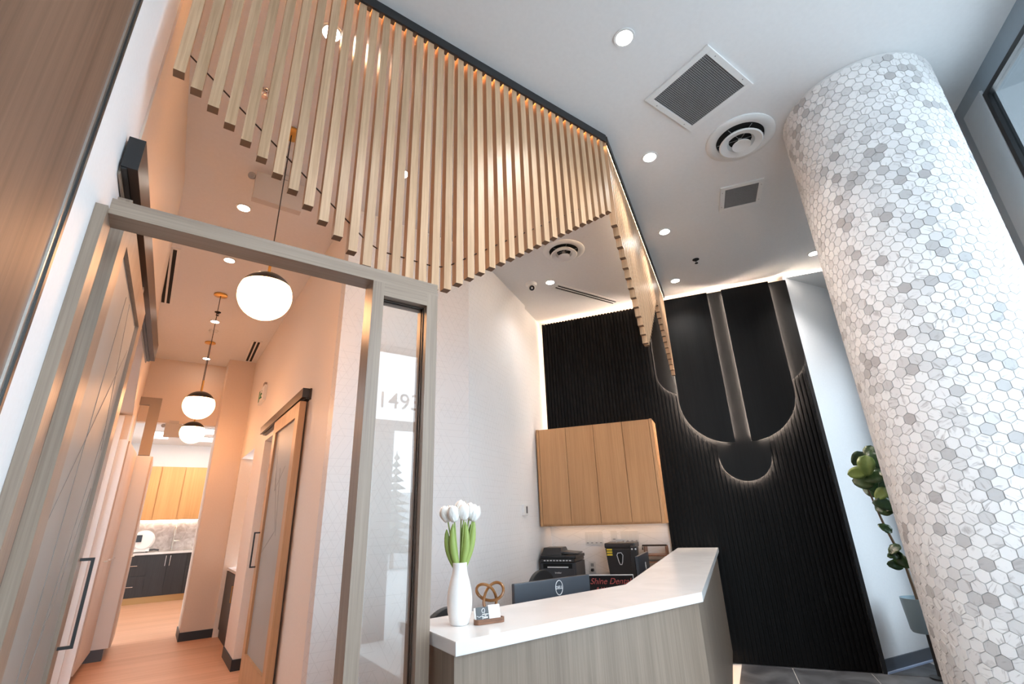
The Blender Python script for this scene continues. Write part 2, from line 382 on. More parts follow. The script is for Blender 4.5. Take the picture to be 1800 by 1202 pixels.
# left wall: white near part, beige part behind the frame with a doorway, then cabinets
struct(MB().box(-.55, -.300, -.95, 1.95, 0, ZC).box(-.42, -.300, -3.05, -.95, 3.6, ZC).box(-.42, -.300, -3.05, -.95, -.0, .1).build('wall_left', m_white))
wl_ = MB()
for a, b, z0, z1 in (((-.292, 1.95), (-.268, 3.35), 0, ZC), ((-.268, 3.35), (-.255, 3.75), 2.52, ZC), ((-.255, 3.75), (-.38, 6.5), 2.52, ZC), ((-.38, 6.5), (-.45, 8.75), 2.26, ZC)):
    a3, b3 = Vector((*a, 0)), Vector((*b, 0)); u = (b3-a3).normalized(); w = Vector((-u.y, u.x, 0)); wl_.obox(a3, u, w, Z, 0, (b3-a3).length, 0, .25, z0, z1)
struct(wl_.build('wall_left_corridor', m_beige))
struct(MB().box(-.62, -.365, 6.5, 6.56, 0, 2.52).build('trim_1', m_white))
struct(MB().box(-.62, -.44, 6.44, 6.5, 0, 2.50).build('trim_2', m_whitecab))
struct(MB().box(-1.9, -1.8, 3.0, 6.48, 0, 2.8).box(-1.8, -.51, 3.0, 3.1, 0, 2.8).box(-1.8, -.51, 6.38, 6.48, 0, 2.8).box(-1.9, -.51, 3.0, 6.48, 2.7, 2.8).box(-1.8, -.51, 3.1, 6.38, -.05, 0).build('wall_left_room', m_white))
ld = bpy.data.lights.new('room_daylight_fill', 'AREA'); ld.size = .6; ld.energy = 7; ld.color = (.85, .93, 1); lo = bpy.data.objects.new('room_daylight_fill', ld); COL.objects.link(lo); lo.location = (-1.1, 5.2, 2.68)  # added light without a fixture, stands in for daylight in this room
# right corridor wall with door opening and niche
XR = .90
wr = MB()
for y0, y1, z0, z1 in ((3.53, 5.0, 0, ZC), (5.0, 6.2, 2.28, ZC), (6.2, 6.92, 0, ZC), (6.92, 8.15, 2.29, ZC), (8.15, 8.75, 0, ZC)):
    wr.box(XR, XR+.16, y0, y1, z0, z1)
struct(wr.build('wall_right_corridor', m_beige2))
struct(MB().box(XR+.16, 2.0, 6.2, 6.3, 0, 2.6).box(1.9, 2.0, 4.2, 6.3, 0, 2.6).box(XR+.16, 2.0, 4.1, 4.2, 0, 2.6).box(XR+.16, 2.0, 4.1, 6.3, 2.6, 2.7).build('wall_side_room', m_white))
struct(MB().box(XR+.16, 1.5, 6.82, 6.92, 0, 2.4).box(1.4, 1.5, 6.92, 8.15, 0, 2.4).box(XR+.16, 1.5, 6.92, 8.15, 2.29, 2.4).build('wall_niche', m_beige))
struct(MB().box(.535, XR, 8.2, 8.75, 0, ZC).build('wall_pier', m_beige))
struct(MB().box(-.75, .535, 8.65, 8.8, 2.83, ZC).build('wall_bulkhead', m_beige))
# walls behind the desk
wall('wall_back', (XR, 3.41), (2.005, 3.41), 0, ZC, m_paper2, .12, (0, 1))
B0 = Vector((2.005, 3.41, 0)); BD = Vector((.846, .533, 0)).normalized(); BN = Vector((-BD.y, BD.x, 0))
wall('wall_angled', (2.005, 3.41), tuple((B0+BD*1.50)[:2]), 0, ZC, m_paper, .12, (BN.x, BN.y))
b1 = B0+BD*1.50+BN*.035; b2 = B0+BD*2.2+BN*.035
wall('wall_angled_return', tuple(b1[:2]), tuple(b2[:2]), 0, ZC, m_paper, .085, (BN.x, BN.y))
wall('wall_feature_back', tuple(bp(-.05, 0, -.07)[:2]), tuple(bp(3.15, 0, -.07)[:2]), 0, ZC, m_paper, .1, (NB.x, NB.y))
wall('wall_right', (5.31, 2.075), (7.0, 1.777), 0, ZC, m_white, .12, (.17, .98))
struct(MB().obox((5.31, 2.073, 0), (.985, -.174, 0), (-.174, -.985, 0), Z, 0, 1.6, 0, .012, 0, .10).build('baseboard_right', m_bluebase))
struct(MB().obox((5.31, 2.073, 0), (.985, -.174, 0), (-.174, -.985, 0), Z, 0, 1.6, .012, .03, 0, .012).build('trim_3', m_bluestrip))
bb = MB(); bb.box(XR-.012, XR, 6.2, 6.92, 0, .1).box(XR-.012, XR+.10, 6.188, 6.2, 0, .1)
struct(bb.build('baseboard_corridor', m_base))
struct(MB().box(.523, XR, 8.188, 8.2, 0, .1).box(.523, .535, 8.2, 8.75, 0, .1).build('baseboard_pier', m_base))
struct(MB().box(XR+.01, 2.0, 3.398, 3.41, 0, .1).build('baseboard_back', m_taupepaint))
struct(MB().obox(B0, BD, -BN, Z, .01, 1.5, 0, .012, 0, .1).build('baseboard_angled', m_taupepaint))
# kitchenette shell
struct(MB().box(-.9, 1.9, 13.15, 13.25, 0, 3.2).box(1.25, 1.35, 8.8, 13.2, 0, 3.2).box(-.9, -.8, 8.8, 13.2, 0, 3.2).build('wall_kitchen', m_white))
struct(MB().box(-.9, 1.35, 8.8, 13.2, 3.12, 3.2).build('ceiling_kitchen', m_ceil))
struct(MB().box(-.33, .90, 13.135, 13.15, .93, 1.55).build('trim_backsplash', stone('hex marble backsplash', (.52, .46, .43), (.78, .74, .72), 9, .3)))
fr = MB(); fr.box(-.315, -.19, 8.0, 8.08, 2.28, 3.05).box(-.43, -.315, 8.0, 8.08, 2.95, 3.05)
struct(fr.build('trim_4', m_taupepaint))
# window wall along the street: dW runs from the right end back towards the left wall
W0 = Vector((3.88, .217, 0)); DW = Vector((-.8621, -.5067, 0)).normalized(); NW = Vector((.5067, -.8621, 0)).normalized()   # NW points outdoors
def wp(t, z, off=0): return W0+DW*t+Z*z+NW*off
WOPEN = [(-2.25, -1.76, .5, 2.9), (.29, 1.55, .12, 3.645)]
wm = MB(); HD = ZC
prev = -3.9
for t0, t1, z0, z1 in WOPEN:
    wm.obox(W0, DW, NW, Z, prev, t0, 0, .03, 0, HD); wm.obox(W0, DW, NW, Z, t0, t1, 0, .03, z1, HD)
    if z0 > 0: wm.obox(W0, DW, NW, Z, t0, t1, 0, .03, 0, z0)
    prev = t1
wm.obox(W0, DW, NW, Z, prev, 1.75, 0, .12, 0, HD)
struct(wm.build('wall_window', m_grey))
TE = wp(1.75, 0)
YE = -3.0                                    # street front behind the camera
TS = (Vector((3.3, YE, 0))-TE); TL = TS.length; TS.normalize(); TN = Vector((-TS.y, TS.x, 0))     # side of the entrance, glazing added for its light
struct(MB().obox(TE, TS, TN, Z, 0, TL, 0, .12, 3.6, ZC).obox(TE, TS, TN, Z, 0, .95, 0, .12, 0, 3.6).obox(TE, TS, TN, Z, TL-.12, TL, 0, .12, 0, 3.6).obox(TE, TS, TN, Z, .95, TL-.12, 0, .12, 0, .12).build('wall_entrance_side', m_grey))
struct(MB().box(-.5, 3.5, YE-.1, YE, 3.72, ZC).build('wall_front', m_grey))
struct(MB().obox(W0, DW, NW, Z, .05, .285, -.012, 0, 0, 3.68).build('trim_5', m_lgrey))
def win_frame(n, t0, t1, z0, z1, O, U, V, bars_z=(), bars_t=()):
    m = MB(); f = .035
    m.obox(O, U, V, Z, t0, t0+f, -.01, .03, z0, z1).obox(O, U, V, Z, t1-f, t1, -.01, .03, z0, z1)
    m.obox(O, U, V, Z, t0+f, t1-f, -.01, .03, z1-f, z1)
    if z0 > 0: m.obox(O, U, V, Z, t0+f, t1-f, -.01, .03, z0, z0+f)
    for a, b in bars_z: m.obox(O, U, V, Z, t0+f, t1-f, -.01, .03, a, b)
    for a, b, za, zb in bars_t: m.obox(O, U, V, Z, a, b, -.01, .03, za, zb)
    r = struct(m.build('window_%d' % n, m_black))
    MB().obox(O, U, V, Z, t0+f, t1-f, .010, .018, z0, z1-f).build('pane', m_wgl, r)
    return r
win_frame(1, *WOPEN[1], W0, DW, NW); win_frame(4, *WOPEN[0], W0, DW, NW)
win_frame(3, .95, TL-.12, .12, 3.6, TE, TS, TN, bars_t=[(1.6, 1.67, .12, 3.58)])  # unseen window added to throw light on the left wall
win_frame(5, .95, 2.98, .1, 3.6, Vector((-.30, 0, 0)), -Y, -X, bars_t=[(1.95, 2.02, .1, 3.58)])  # unseen window behind the camera, added to light the column
FO = Vector((0, YE, 0))
w2 = win_frame(2, -.27, 3.28, 0, 3.72, FO, X, -Y, bars_z=[(2.55, 2.69)], bars_t=[(2.27, 2.54, 0, 2.55), (1.05, 1.12, 0, 2.55), (.95, 1.0, 2.69, 3.7)])
text_mesh('numeral_lettering', '1493', .27, m_numeral, w2, Vector((2.60, YE-.026, 2.965)), X, Z, -Y, .0015, align='CENTER', offset=.002, fit=.58)
# outdoors: pavement, added sheet dimming the sky in the right window, a fir
gp = [tuple((W0+DW*-6+NW*.13)[:2]), tuple((TE+NW*.13)[:2]), (3.45, YE-.12), (-.55, YE-.12), (-.55, 1.5), (-9, 1.5), (-9, -18), (16, -18)]
struct(MB().prism(gp, -.3, -.12).build('ground', m_ground))
struct(MB().obox(W0, DW, NW, Z, -4, 1.68, .14, 1.3, 3.78, 3.81).build('sky_dimmer', m_skydim))  # sheet added outdoors to grey the sky behind the glass

# portals for the daylight
for O, U, V, (t0, t1, z0, z1) in [(W0, DW, NW, q) for q in WOPEN]+[(FO, X, -Y, (-.27, 3.28, 0, 3.72)), (TE, TS, TN, (.95, TL-.12, .12, 3.6)), (Vector((-.30, 0, 0)), -Y, -X, (.95, 2.98, .1, 3.6))]:
    ld = bpy.data.lights.new('daylight_portal', 'AREA'); ld.shape = 'RECTANGLE'; ld.size = t1-t0; ld.size_y = z1-z0
    try: ld.cycles.is_portal = True
    except Exception: pass
    lo = bpy.data.objects.new('daylight_portal', ld); COL.objects.link(lo)
    u = U if U.cross(Z).dot(V) > 0 else -U
    lo.matrix_world = Matrix((u, Z, V)).transposed().to_4x4(); lo.location = O+U*(t0+t1)/2+Z*(z0+z1)/2+V*.10

# ------------------------------------------------------------------ tiled column
CX, CY, CR = 3.264, .606, .405
colm = thing('tiled_column', (CX, CY, 0), 'big round column clad in white and grey marble hexagon tiles', 'column')
MB().lathe([(0, 0), (CR-.004, 0), (CR-.004, ZC), (0, ZC)], (CX, CY, 0), 64).build('core', m_grout, colm, True)
NT = 49; HW = 2*PI*CR/NT; RS = HW/2*math.sqrt(3)
rad = (HW-.0022)/math.sqrt(3)
def hexm(bm, mat4):
    lo = [(math.cos(PI/6+k*PI/3)*rad, math.sin(PI/6+k*PI/3)*rad) for k in range(6)]
    a = [bm.verts.new(mat4 @ Vector((p[0], p[1], -.004))) for p in lo]; t = [bm.verts.new(mat4 @ Vector((p[0]*.97, p[1]*.97, .0006))) for p in lo]
    bm.faces.new(t)
    for i in range(6): bm.faces.new((a[i], a[(i+1) % 6], t[(i+1) % 6], t[i]))
spots = []
row = 0; z = RS*.5
while z < ZC-.01:
    for k in range(NT):
        an = 2*PI*(k+(row % 2)*.5)/NT
        nrm = Vector((math.cos(an), math.sin(an), 0)); p = Vector((CX, CY, z))+nrm*CR
        d = p-Vector((0, 0, H)); dep = d.dot(fw)
        score = -1
        if dep > .1:
            px, py = 900+832.65*d.dot(R_)/dep, 601-832.65*d.dot(U_)/dep
            c = -nrm.dot(d.normalized())
            if 5 < px < 1795 and 5 < py < 1197 and c > 0: score = c/(dep*dep)*(d.length/dep)
        spots.append((score, p, nrm, an))
    row += 1; z += RS
spots.sort(key=lambda q: -q[0])
hb = bmesh.new(); hexm(hb, Matrix.Identity(4)); hexme = bpy.data.meshes.new('hexagon_tile'); hb.to_mesh(hexme); hb.free(); hexme.materials.append(m_marble)
rb = bmesh.new()
for i, (sc, p, nrm, an) in enumerate(spots):
    rot = Matrix((Vector((-nrm.y, nrm.x, 0)), Z, nrm)).transposed().to_4x4()
    j = Euler((random.gauss(0, .008), random.gauss(0, .008), 0)).to_matrix().to_4x4()
    if i < 300:
        o = bpy.data.objects.new('hexagon_tile', hexme); COL.objects.link(o); o.parent = colm; m4 = rot @ j; m4.translation = p-Vector((CX, CY, 0)); o.matrix_local = m4
    else:
        m4 = rot @ j; m4.translation = p-Vector((CX, CY, 0)); hexm(rb, m4)
hm = bpy.data.meshes.new('hexagon_tiles'); rb.to_mesh(hm); rb.free(); hm.materials.append(m_marble)
ho = bpy.data.objects.new('hexagon_tiles', hm); COL.objects.link(ho); ho.parent = colm; stuff(ho)

# ------------------------------------------------------------------ black fluted feature wall
fw_ = thing('feature_wall_panelling', bp(1.4, 0), 'black fluted wall panelling with backlit rounded arch panels', 'wall panelling')
TOPZ = 3.745
back = MB(); back.obox(BR, BW, NB, Z, 0, 1.575, .022, .05, .0, TOPZ).obox(BR, BW, NB, Z, 1.575, 2.87, .022, .05, 2.22, TOPZ)
back.build('backboard', m_stainp, fw_)
nb = 72; pt = 2.87/nb
bats = {}
for k in range(nb):
    s0 = k*pt+.007; s1 = (k+1)*pt-.007; z0 = .012 if s0 < 1.57 else 2.22
    MB().obox(BR, BW, NB, Z, s0, s1, 0, .024, z0, TOPZ).build('batten', m_stain, fw_)
MB().obox(BR, BW, NB, Z, -.03, 0, -.004, .05, 0, TOPZ).build('end_trim', m_black, fw_)
def arcpts(cx, cz, r, a0, a1, n=20): return [(cx+r*math.cos(a0+(a1-a0)*i/n), cz+r*math.sin(a0+(a1-a0)*i/n)) for i in range(n+1)]
# (s, z) outlines; s grows to the left as seen
def arch_panel(pts, off, th, name='arch_panel'):
    return MB().oprism(pts, BR-NB*off, BW, Z, -NB, 0, th).build(name, m_stainp, fw_)
AT = 3.742
left = [(.80, AT), (.80, 2.01)]+arcpts(.80, 2.50, .49, -PI/2, 0)+[(1.29, AT)]
right = [(.645, AT)]+[(.155, AT)]+arcpts(.645, 2.50, .49, PI, 3*PI/2)
backa = [(-.02, AT)]+arcpts(.25, 2.86, .27, PI, 3*PI/2)+arcpts(1.225, 2.86, .27, -PI/2, 0)+[(1.495, AT)]
mid = [(.49, AT)]+arcpts(.735, 1.863, .245, PI, 2*PI, 28)+[(.98, AT)]
arch_panel(left, .052, .018); arch_panel(right, .052, .018); arch_panel(backa, .012, .010); arch_panel(mid, .026, .010)
def led_path(pts, off, name='led_strip', r=.004):
    MB().tube([BR+BW*p[0]+Z*p[1]-NB*off for p in pts], r, 5).build(name, m_leda, fw_)
ins = .016
led_path(arcpts(.80, 2.50, .49-ins, -PI/2, 0)[2:]+[(1.29-ins, 3.7)], .045)
led_path([(.155+ins, 3.7)]+arcpts(.645, 2.50, .49-ins, PI, 3*PI/2)[:-2], .045)
led_path([(.80+ins, 2.06), (.80+ins, 3.70)], .045); led_path([(.645-ins, 2.06), (.645-ins, 3.70)], .045)
led_path(arcpts(.735, 1.863, .245-.012, PI, 2*PI, 20), .020, r=.003)
led_path(arcpts(.25, 2.86, .27-.012, PI, 3*PI/2, 10), .006, r=.003); led_path(arcpts(1.225, 2.86, .27-.012, -PI/2, 0, 10)+[(1.483, 3.6)], .006, r=.003)
# perimeter glow: strips behind the top and the left edge
MB().obox(BR, BW, NB, Z, 0, 2.85, .058, .068, 3.735, 3.75).build('led_strip', m_ledn, fw_)
MB().obox(BR, BW, NB, Z, 2.845, 2.86, .054, .064, 2.3, 3.74).build('led_strip', m_ledn, fw_)
struct(MB().obox(BR, BW, NB, Z, -.75, -.03, -.02, .02, ZC-.012, ZC-.002).build('trim_6', emit('cove led', (1, .9, .8), 3)))

# ------------------------------------------------------------------ wall cupboard over the back counter
CO = .35
cab = thing('wall_cupboard', bp(2.25, 1.245, .17), 'light oak wall cupboard with four tall doors over the back counter', 'cupboard')
MB().obox(BR, BW, -NB, Z, 1.585, 2.895, -.018, CO-.022, 1.245, 2.295).build('carcass', m_oak, cab)
for a, b in ((1.615, 1.905), (1.905, 2.225), (2.225, 2.545), (2.545, 2.865)):
    MB().obox(BR, BW, -NB, Z, a+.0025, b-.0025, CO-.018, CO, 1.262, 2.29).build('door', m_oak, cab)
for a, b in ((1.585, 1.613), (2.867, 2.895)): MB().obox(BR, BW, -NB, Z, a, b, CO-.0215, CO, 1.245, 2.295).build('side_panel', m_oak, cab)
MB().obox(BR, BW, -NB, Z, 1.62, 2.86, .02, .05, 1.2425, 1.2448).build('led_strip', emit('under cupboard led', (1, .62, .36), 3.5), cab)

# back counter with drawers
bc = thing('back_counter', bp(2.2, 0, .25), 'low back counter against the wall under the oak cupboard', 'counter')
MB().obox(BR, BW, -NB, Z, 1.60, 2.90, .0, .50, .70, .74).build('worktop', m_quartz, bc, bevel=.003)
MB().obox(BR, BW, -NB, Z, 1.62, 2.90, .0, .46, .0, .70).build('body', m_taupe, bc)
for k in range(4):
    MB().obox(BR, BW, -NB, Z, 1.63+k*.315, 1.63+k*.315+.31, .46, .478, .1, .69).build('drawer', m_taupe, bc)

# ------------------------------------------------------------------ reception desk
desk = thing('reception_desk', (1.8, 1.75, 0), 'angled reception desk in grey oak with thick white stone top', 'desk')
RD = Vector((.857, .515, 0)).normalized(); RN = Vector((-RD.y, RD.x, 0))
K0 = Vector((2.113, 1.492, 0)); 
def hit(p, d, c=5.575):
    nd = Vector((.846, .533, 0)); return p+d*((c-nd.dot(p))/nd.dot(d))
e1 = hit(K0, RD); I0 = Vector((2.087, 1.932, 0)); e2 = hit(I0, RD)
top = [(.8175, 1.470), (K0.x, K0.y), (e1.x, e1.y), (e2.x, e2.y), (I0.x, I0.y), (.835, 1.86)]
MB().prism(top, .960, 1.0).build('countertop', m_quartz, desk, bevel=.004)
P1 = Vector((2.102, 1.517, 0)); pe = hit(P1, RD)
MB().hexa([(.826, 1.494, .1), (2.106, 1.515, .1), (2.10, 1.535, .1), (.826, 1.514, .1), (.826, 1.494, .96), (2.106, 1.515, .96), (2.10, 1.535, .96), (.826, 1.514, .96)]).build('front_panel', m_deskwood, desk)
L = (pe-P1).length
MB().obox(P1, RD, RN, Z, .004, L, 0, .02, .1, .96).build('return_panel', m_deskwood, desk)
MB().hexa([(.826, 1.514, .1), (.846, 1.514, .1), (.866, 1.835, .1), (.846, 1.835, .1), (.826, 1.514, .96), (.846, 1.514, .96), (.866, 1.835, .96), (.846, 1.835, .96)]).build('end_panel', m_deskwood, desk)
MB().hexa([(.86, 1.56, 0), (2.08, 1.585, 0), (2.07, 1.61, 0), (.86, 1.585, 0), (.86, 1.56, .1), (2.08, 1.585, .1), (2.07, 1.61, .1), (.86, 1.585, .1)]).build('toe_kick', m_steel, desk)
MB().obox(P1, RD, RN, Z, .05, L, .075, .095, 0, .1).build('toe_kick', m_steel, desk)
MB().obox(P1, RD, RN, Z, .05, L-.03, .045, .055, .092, .099).build('led_strip', emit('toe kick led', (1, .62, .36), 10), desk)
wi = I0+RN*.55; we = hit(wi, RD, 5.05); ie = hit(I0, RD, 5.05)
MB().prism([(.86, 1.83), (I0.x, I0.y-.02), (ie.x, ie.y), (we.x, we.y), (2.04, 2.55), (1.45, 2.28), (.92, 2.12)], .67, .70).build('work_surface', m_quartz, desk)
MB().box(.90, .92, 1.95, 2.11, 0, .67).obox(hit(I0, RD, 5.0), RD, RN, Z, 0, .02, .05, .45, 0, .67).build('pedestal', m_taupe, desk)
MB().prism([(.86, 1.79), (I0.x, I0.y-.06), (ie.x, ie.y-.04), (ie.x-.02, ie.y-.02), (I0.x-.01, I0.y-.04), (.86, 1.81)], .02, .96).build('inner_panel', m_taupe, desk)

# ------------------------------------------------------------------ glazed frame, posts and header
FY0, FY1 = 1.645, 1.735
fm = thing('doorway_screen', (.27, 1.69, 0), 'grey oak doorway frame with tall clear glass sidelight', 'screen')
MB().box(-.27, .815, FY0, FY1, 2.237, 2.290).build('header', m_taupeh, fm)
MB().box(.5835, .768, FY0, FY1, 2.183, 2.237).build('header', m_taupeh, fm)
MB().box(-.2995, -.27, FY0-.02, FY1, 0, 2.25).build('jamb', m_taupe, fm)
MB().box(-.2995, -.272, FY1, FY1+.02, 0, 2.25).build('gap_shade', m_black, fm)  # black strip painting the dark gap between jamb and door
MB().box(.538, .5833, FY0, FY1, 0, 2.237).build('post', m_taupe, fm)
MB().box(.768, .816, FY0, FY1, 0, 2.237).build('post', m_taupe, fm)
MB().box(.5833, .768, 1.683, 1.693, .03, 2.183).build('glass_pane', m_gl, fm)
gt = MB()
for y in (1.676, 1.694): gt.box(.7645, .768, y, y+.006, .03, 2.183).box(.5833, .768, y, y+.006, 2.179, 2.183)
gt.build('glazing_bead', m_dark_rail, fm)
MB().box(.5833, .768, FY0+.02, FY1-.02, 0, .03).build('sill', m_taupeh, fm)

# ------------------------------------------------------------------ hanging slat screen
sl = thing('hanging_slat_screen', (2.06, 1.70, 2.2), 'row of hanging oak slats cut in zigzag under black ceiling channel', 'slat screen')
SW, SD = .035, .038
C0 = Vector((2.075, 1.70, 0)); SA = math.radians(30.0); SDr = Vector((math.cos(SA), math.sin(SA), 0)); SN = Vector((-math.sin(SA), math.cos(SA), 0))
SL2 = 2.78
ch = MB(); ch.box(-.27, 2.075, 1.672, 1.684, 3.735, ZC).box(-.27, 2.075, 1.684, 1.74, 3.783, ZC)
ch.build('channel', m_black, sl)
ch = MB(); K2 = C0-SN*.028; ch.obox(K2, SDr, SN, Z, 0, SL2, 0, .012, 3.735, ZC).obox(K2, SDr, SN, Z, 0, SL2, .012, .068, 3.783, ZC); ch.build('channel', m_black, sl)
# prof1/prof2: lower edge of the screen
def prof1(x): return 2.905-.79*(x+.226) if x < .73 else max(2.15, 2.215+.745*(x-.76))
def prof2(s):
    if s < .80: return 3.14-.80*s
    if s < 1.93: return 2.50+.76*(s-.80)
    return 3.36-.76*(s-1.93)
x = -.208; tops = 3.745; rod1 = []
while x < 2.055:
    zb = prof1(x)
    if .53 < x < .836: zb = max(zb, 2.2915)
    MB().box(x-SW/2, x+SW/2, 1.70-SD/2+.005, 1.70+SD/2+.005, zb, tops).build('slat', m_slat, sl).data.materials.append(m_endgrain)
    rod1.append((x, 1.706, zb+.12)); x += .0606
s = .045; rod2 = []
while s < SL2-.01:
    zb = prof2(s)
    MB().obox(C0+SN*.005, SDr, SN, Z, s-SW/2, s+SW/2, -SD/2, SD/2, zb, tops).build('slat', m_slat, sl).data.materials.append(m_endgrain)
    q = C0+SDr*s+SN*.006; rod2.append((q.x, q.y, zb+.12)); s += .0606
for o in sl.children:
    if o.name.split('.')[0] == 'slat':
        for f in o.data.polygons:
            if f.normal.z < -.9: f.material_index = 1
MB().tube(rod1, .0032, 5).build('tie_rod', m_dark_rail, sl); MB().tube(rod2, .0032, 5).build('tie_rod', m_dark_rail, sl)
MB().box(-.25, 2.06, 1.692, 1.702, 3.775, 3.782).build('led_strip', m_ledw, sl)
MB().obox(C0, SDr, SN, Z, .04, SL2-.02, -.0155, -.012, 3.75, 3.78).build('led_strip', emit('slat led', (1, .74, .5), 14), sl)

# ------------------------------------------------------------------ ceiling fixtures
GR_D = 'recessed ceiling downlights'
def downlight(x, y, label, warm=False, power=None, z=ZC):
    t = thing('downlight', (x, y, z-.006), label, 'ceiling light', GR_D)
    MB().lathe([(.045, .0), (.057, .0), (.058, .004), (.045, .006)], (x, y, z-.006), 24).build('trim_ring', m_vent, t, True)
    MB().lathe([(0, .001), (.045, .001), (.045, .004), (0, .004)], (x, y, z-.006), 20).build('lens', m_lenswarm if warm else m_lens, t)
    ld = bpy.data.lights.new('downlight_lamp', 'SPOT'); ld.energy = power if power is not None else (CORR_W if warm else LOBBY_W); ld.color = WARM if warm else NEUT
    ld.spot_size = math.radians(125); ld.spot_blend = .9; ld.shadow_soft_size = .04
    lo = bpy.data.objects.new('downlight_lamp', ld); COL.objects.link(lo); lo.location = (0, 0, -.012); lo.parent = t
    return t
dls = [(1.64, 1.112, 'downlight nearest the large square grille, beside the black channel'), (2.502, 1.644, 'downlight between slat corner and round ceiling diffuser'),
       (3.406, 2.213, 'downlight beside the slats, level with the sprinkler'), (4.329, 2.781, 'downlight closest to the arched black panels'),
       (5.055, 1.628, 'downlight half hidden beside the tiled column')]
for x, y, l in dls: downlight(x, y, l, power=17 if x > 4.2 and y > 2 else None)
downlight(3.144, 3.562, 'downlight beside the dome camera behind the slats', power=14)
downlight(1.066, 2.792, 'small lit downlight glimpsed between slats above the glass sidelight', power=4)
downlight(.318, 1.97, 'bright downlight at top behind the slats', True)
downlight(.155, 3.876, 'corridor downlight below the square emergency unit', True)
downlight(.162, 4.863, 'corridor downlight just left of the big front globe', True)
downlight(.196, 6.638, 'corridor downlight behind cord of the middle pendant', True)
downlight(.232, 8.321, 'farthest corridor downlight by the end bulkhead', True)
# outside the frame, over the entrance
downlight(.75, .45, 'downlight above the entrance side of the lobby')

def square_grille(corners, label, nx, ny):
    c = [Vector((*p, 0)) for p in corners]; o = (c[0]+c[1]+c[2]+c[3])/4
    u = ((c[1]-c[0])+(c[2]-c[3])).normalized(); lu = ((c[1]-c[0]).length+(c[2]-c[3]).length)/2
    v = Vector((-u.y, u.x, 0)); lv = ((c[3]-c[0]).length+(c[2]-c[1]).length)/2
    t = thing('ceiling_grille', (o.x, o.y, ZC-.012), label, 'ceiling vent', 'ceiling grilles')
    a, b, f = lu/2, lv/2, .037
    m = MB()
    for a0, a1, b0, b1 in ((-a, a, -b, -b+f), (-a, a, b-f, b), (-a, -a+f, -b+f, b-f), (a-f, a, -b+f, b-f)): m.obox(o, u, v, Z, a0, a1, b0, b1, ZC-.012, ZC)
    m.build('frame', m_vent, t, bevel=.002)
    MB().obox(o, u, v, Z, -a+f, a-f, -b+f, b-f, ZC-.0035, ZC-.0005).build('duct_opening', m_void, t)
    g = MB(); w = .0022
    for k in range(nx+1):
        p = -a+f+(2*a-2*f)*k/nx; g.obox(o, u, v, Z, p-w/2, p+w/2, -b+f, b-f, ZC-.009, ZC-.0036)
    for k in range(ny+1):
        p = -b+f+(2*b-2*f)*k/ny; g.obox(o, u, v, Z, -a+f, a-f, p-w/2, p+w/2, ZC-.0088, ZC-.0038)
    stuff(g.build('mesh_bars', m_mesh, t))
    for sx in (-1, 1):
        for sy in (-.6, .6):
            q = o+u*(sx*(a-f*.45))+v*(sy*b); MB().lathe([(0, -.002), (.004, -.001), (.004, .001), (0, .001)], (q.x, q.y, ZC-.012), 8).build('screw', m_mesh, t)
square_grille([(2.063, 1.324), (2.062, .869), (2.525, .876), (2.533, 1.318)], 'larger square ceiling grille with dark mesh in white frame', 32, 32)
square_grille([(3.257, 1.566), (3.444, 1.313), (3.738, 1.457), (3.564, 1.738)], 'smaller ceiling grille with dark mesh beyond the round diffuser', 28, 24)
def diffuser(x, y, r, label):
    t = thing('round_diffuser', (x, y, ZC-.04), label, 'ceiling vent', 'round air diffusers')
    MB().lathe([(r, ZC), (r, ZC-.006), (r*.97, ZC-.012), (r*.82, ZC-.016), (r*.70, ZC-.010), (r*.69, ZC)], (x, y, 0), 48).build('outer_ring', m_vent, t, True)
    MB().lathe([(0, ZC-.001), (r*.7, ZC-.001), (r*.7, ZC-.0005), (0, ZC-.0005)], (x, y, 0), 32).build('duct_opening', m_void, t)
    MB().lathe([(r*.33, ZC-.016), (r*.40, ZC-.040), (r*.60, ZC-.052), (r*.635, ZC-.046), (r*.56, ZC-.028), (r*.48, ZC-.012)], (x, y, 0), 40).build('middle_ring', m_vent, t, True)
    MB().lathe([(0, ZC-.006), (r*.05, ZC-.006), (r*.10, ZC-.044), (r*.27, ZC-.062), (r*.27, ZC-.067), (r*.12, ZC-.060), (0, ZC-.058)], (x, y, 0), 32).build('centre_cone', m_vent, t, True)
    k = MB()
    for a in (0, 1, 2): k.tube([(x-r*.66*math.cos(a*PI/3), y-r*.66*math.sin(a*PI/3), ZC-.012), (x+r*.66*math.cos(a*PI/3), y+r*.66*math.sin(a*PI/3), ZC-.012)], .002, 4)
    k.build('spokes', m_mesh, t)
diffuser(2.89, 1.17, .225, 'round ceiling diffuser next to the tiled column'); diffuser(2.83, 2.975, .205, 'round ceiling diffuser behind the slat corner')
def linear(a, b, wdt, label):
    a, b = Vector((*a, 0)), Vector((*b, 0)); u = (b-a).normalized(); v = Vector((-u.y, u.x, 0)); L_ = (b-a).length
    t = thing('linear_diffuser', (a.x, a.y, ZC-.008), label, 'ceiling vent', 'slot air diffusers')
    m = MB(); h = wdt/2
    for b0, b1 in ((-h, -h*.62), (-h*.14, h*.14), (h*.62, h)): m.obox(a, u, v, Z, 0, L_, b0, b1, ZC-.008, ZC)
    m.obox(a, u, v, Z, -.03, 0, -h, h, ZC-.008, ZC).obox(a, u, v, Z, L_, L_+.03, -h, h, ZC-.008, ZC); m.build('frame', m_vent, t)
    for b0, b1 in ((-h*.62, -h*.14), (h*.14, h*.62)): MB().obox(a, u, v, Z, 0, L_, b0, b1, ZC-.003, ZC-.0005).build('slot', m_void, t)
linear((3.27, 3.60), (4.17, 3.555), .12, 'long two-slot diffuser in the ceiling behind the slats')
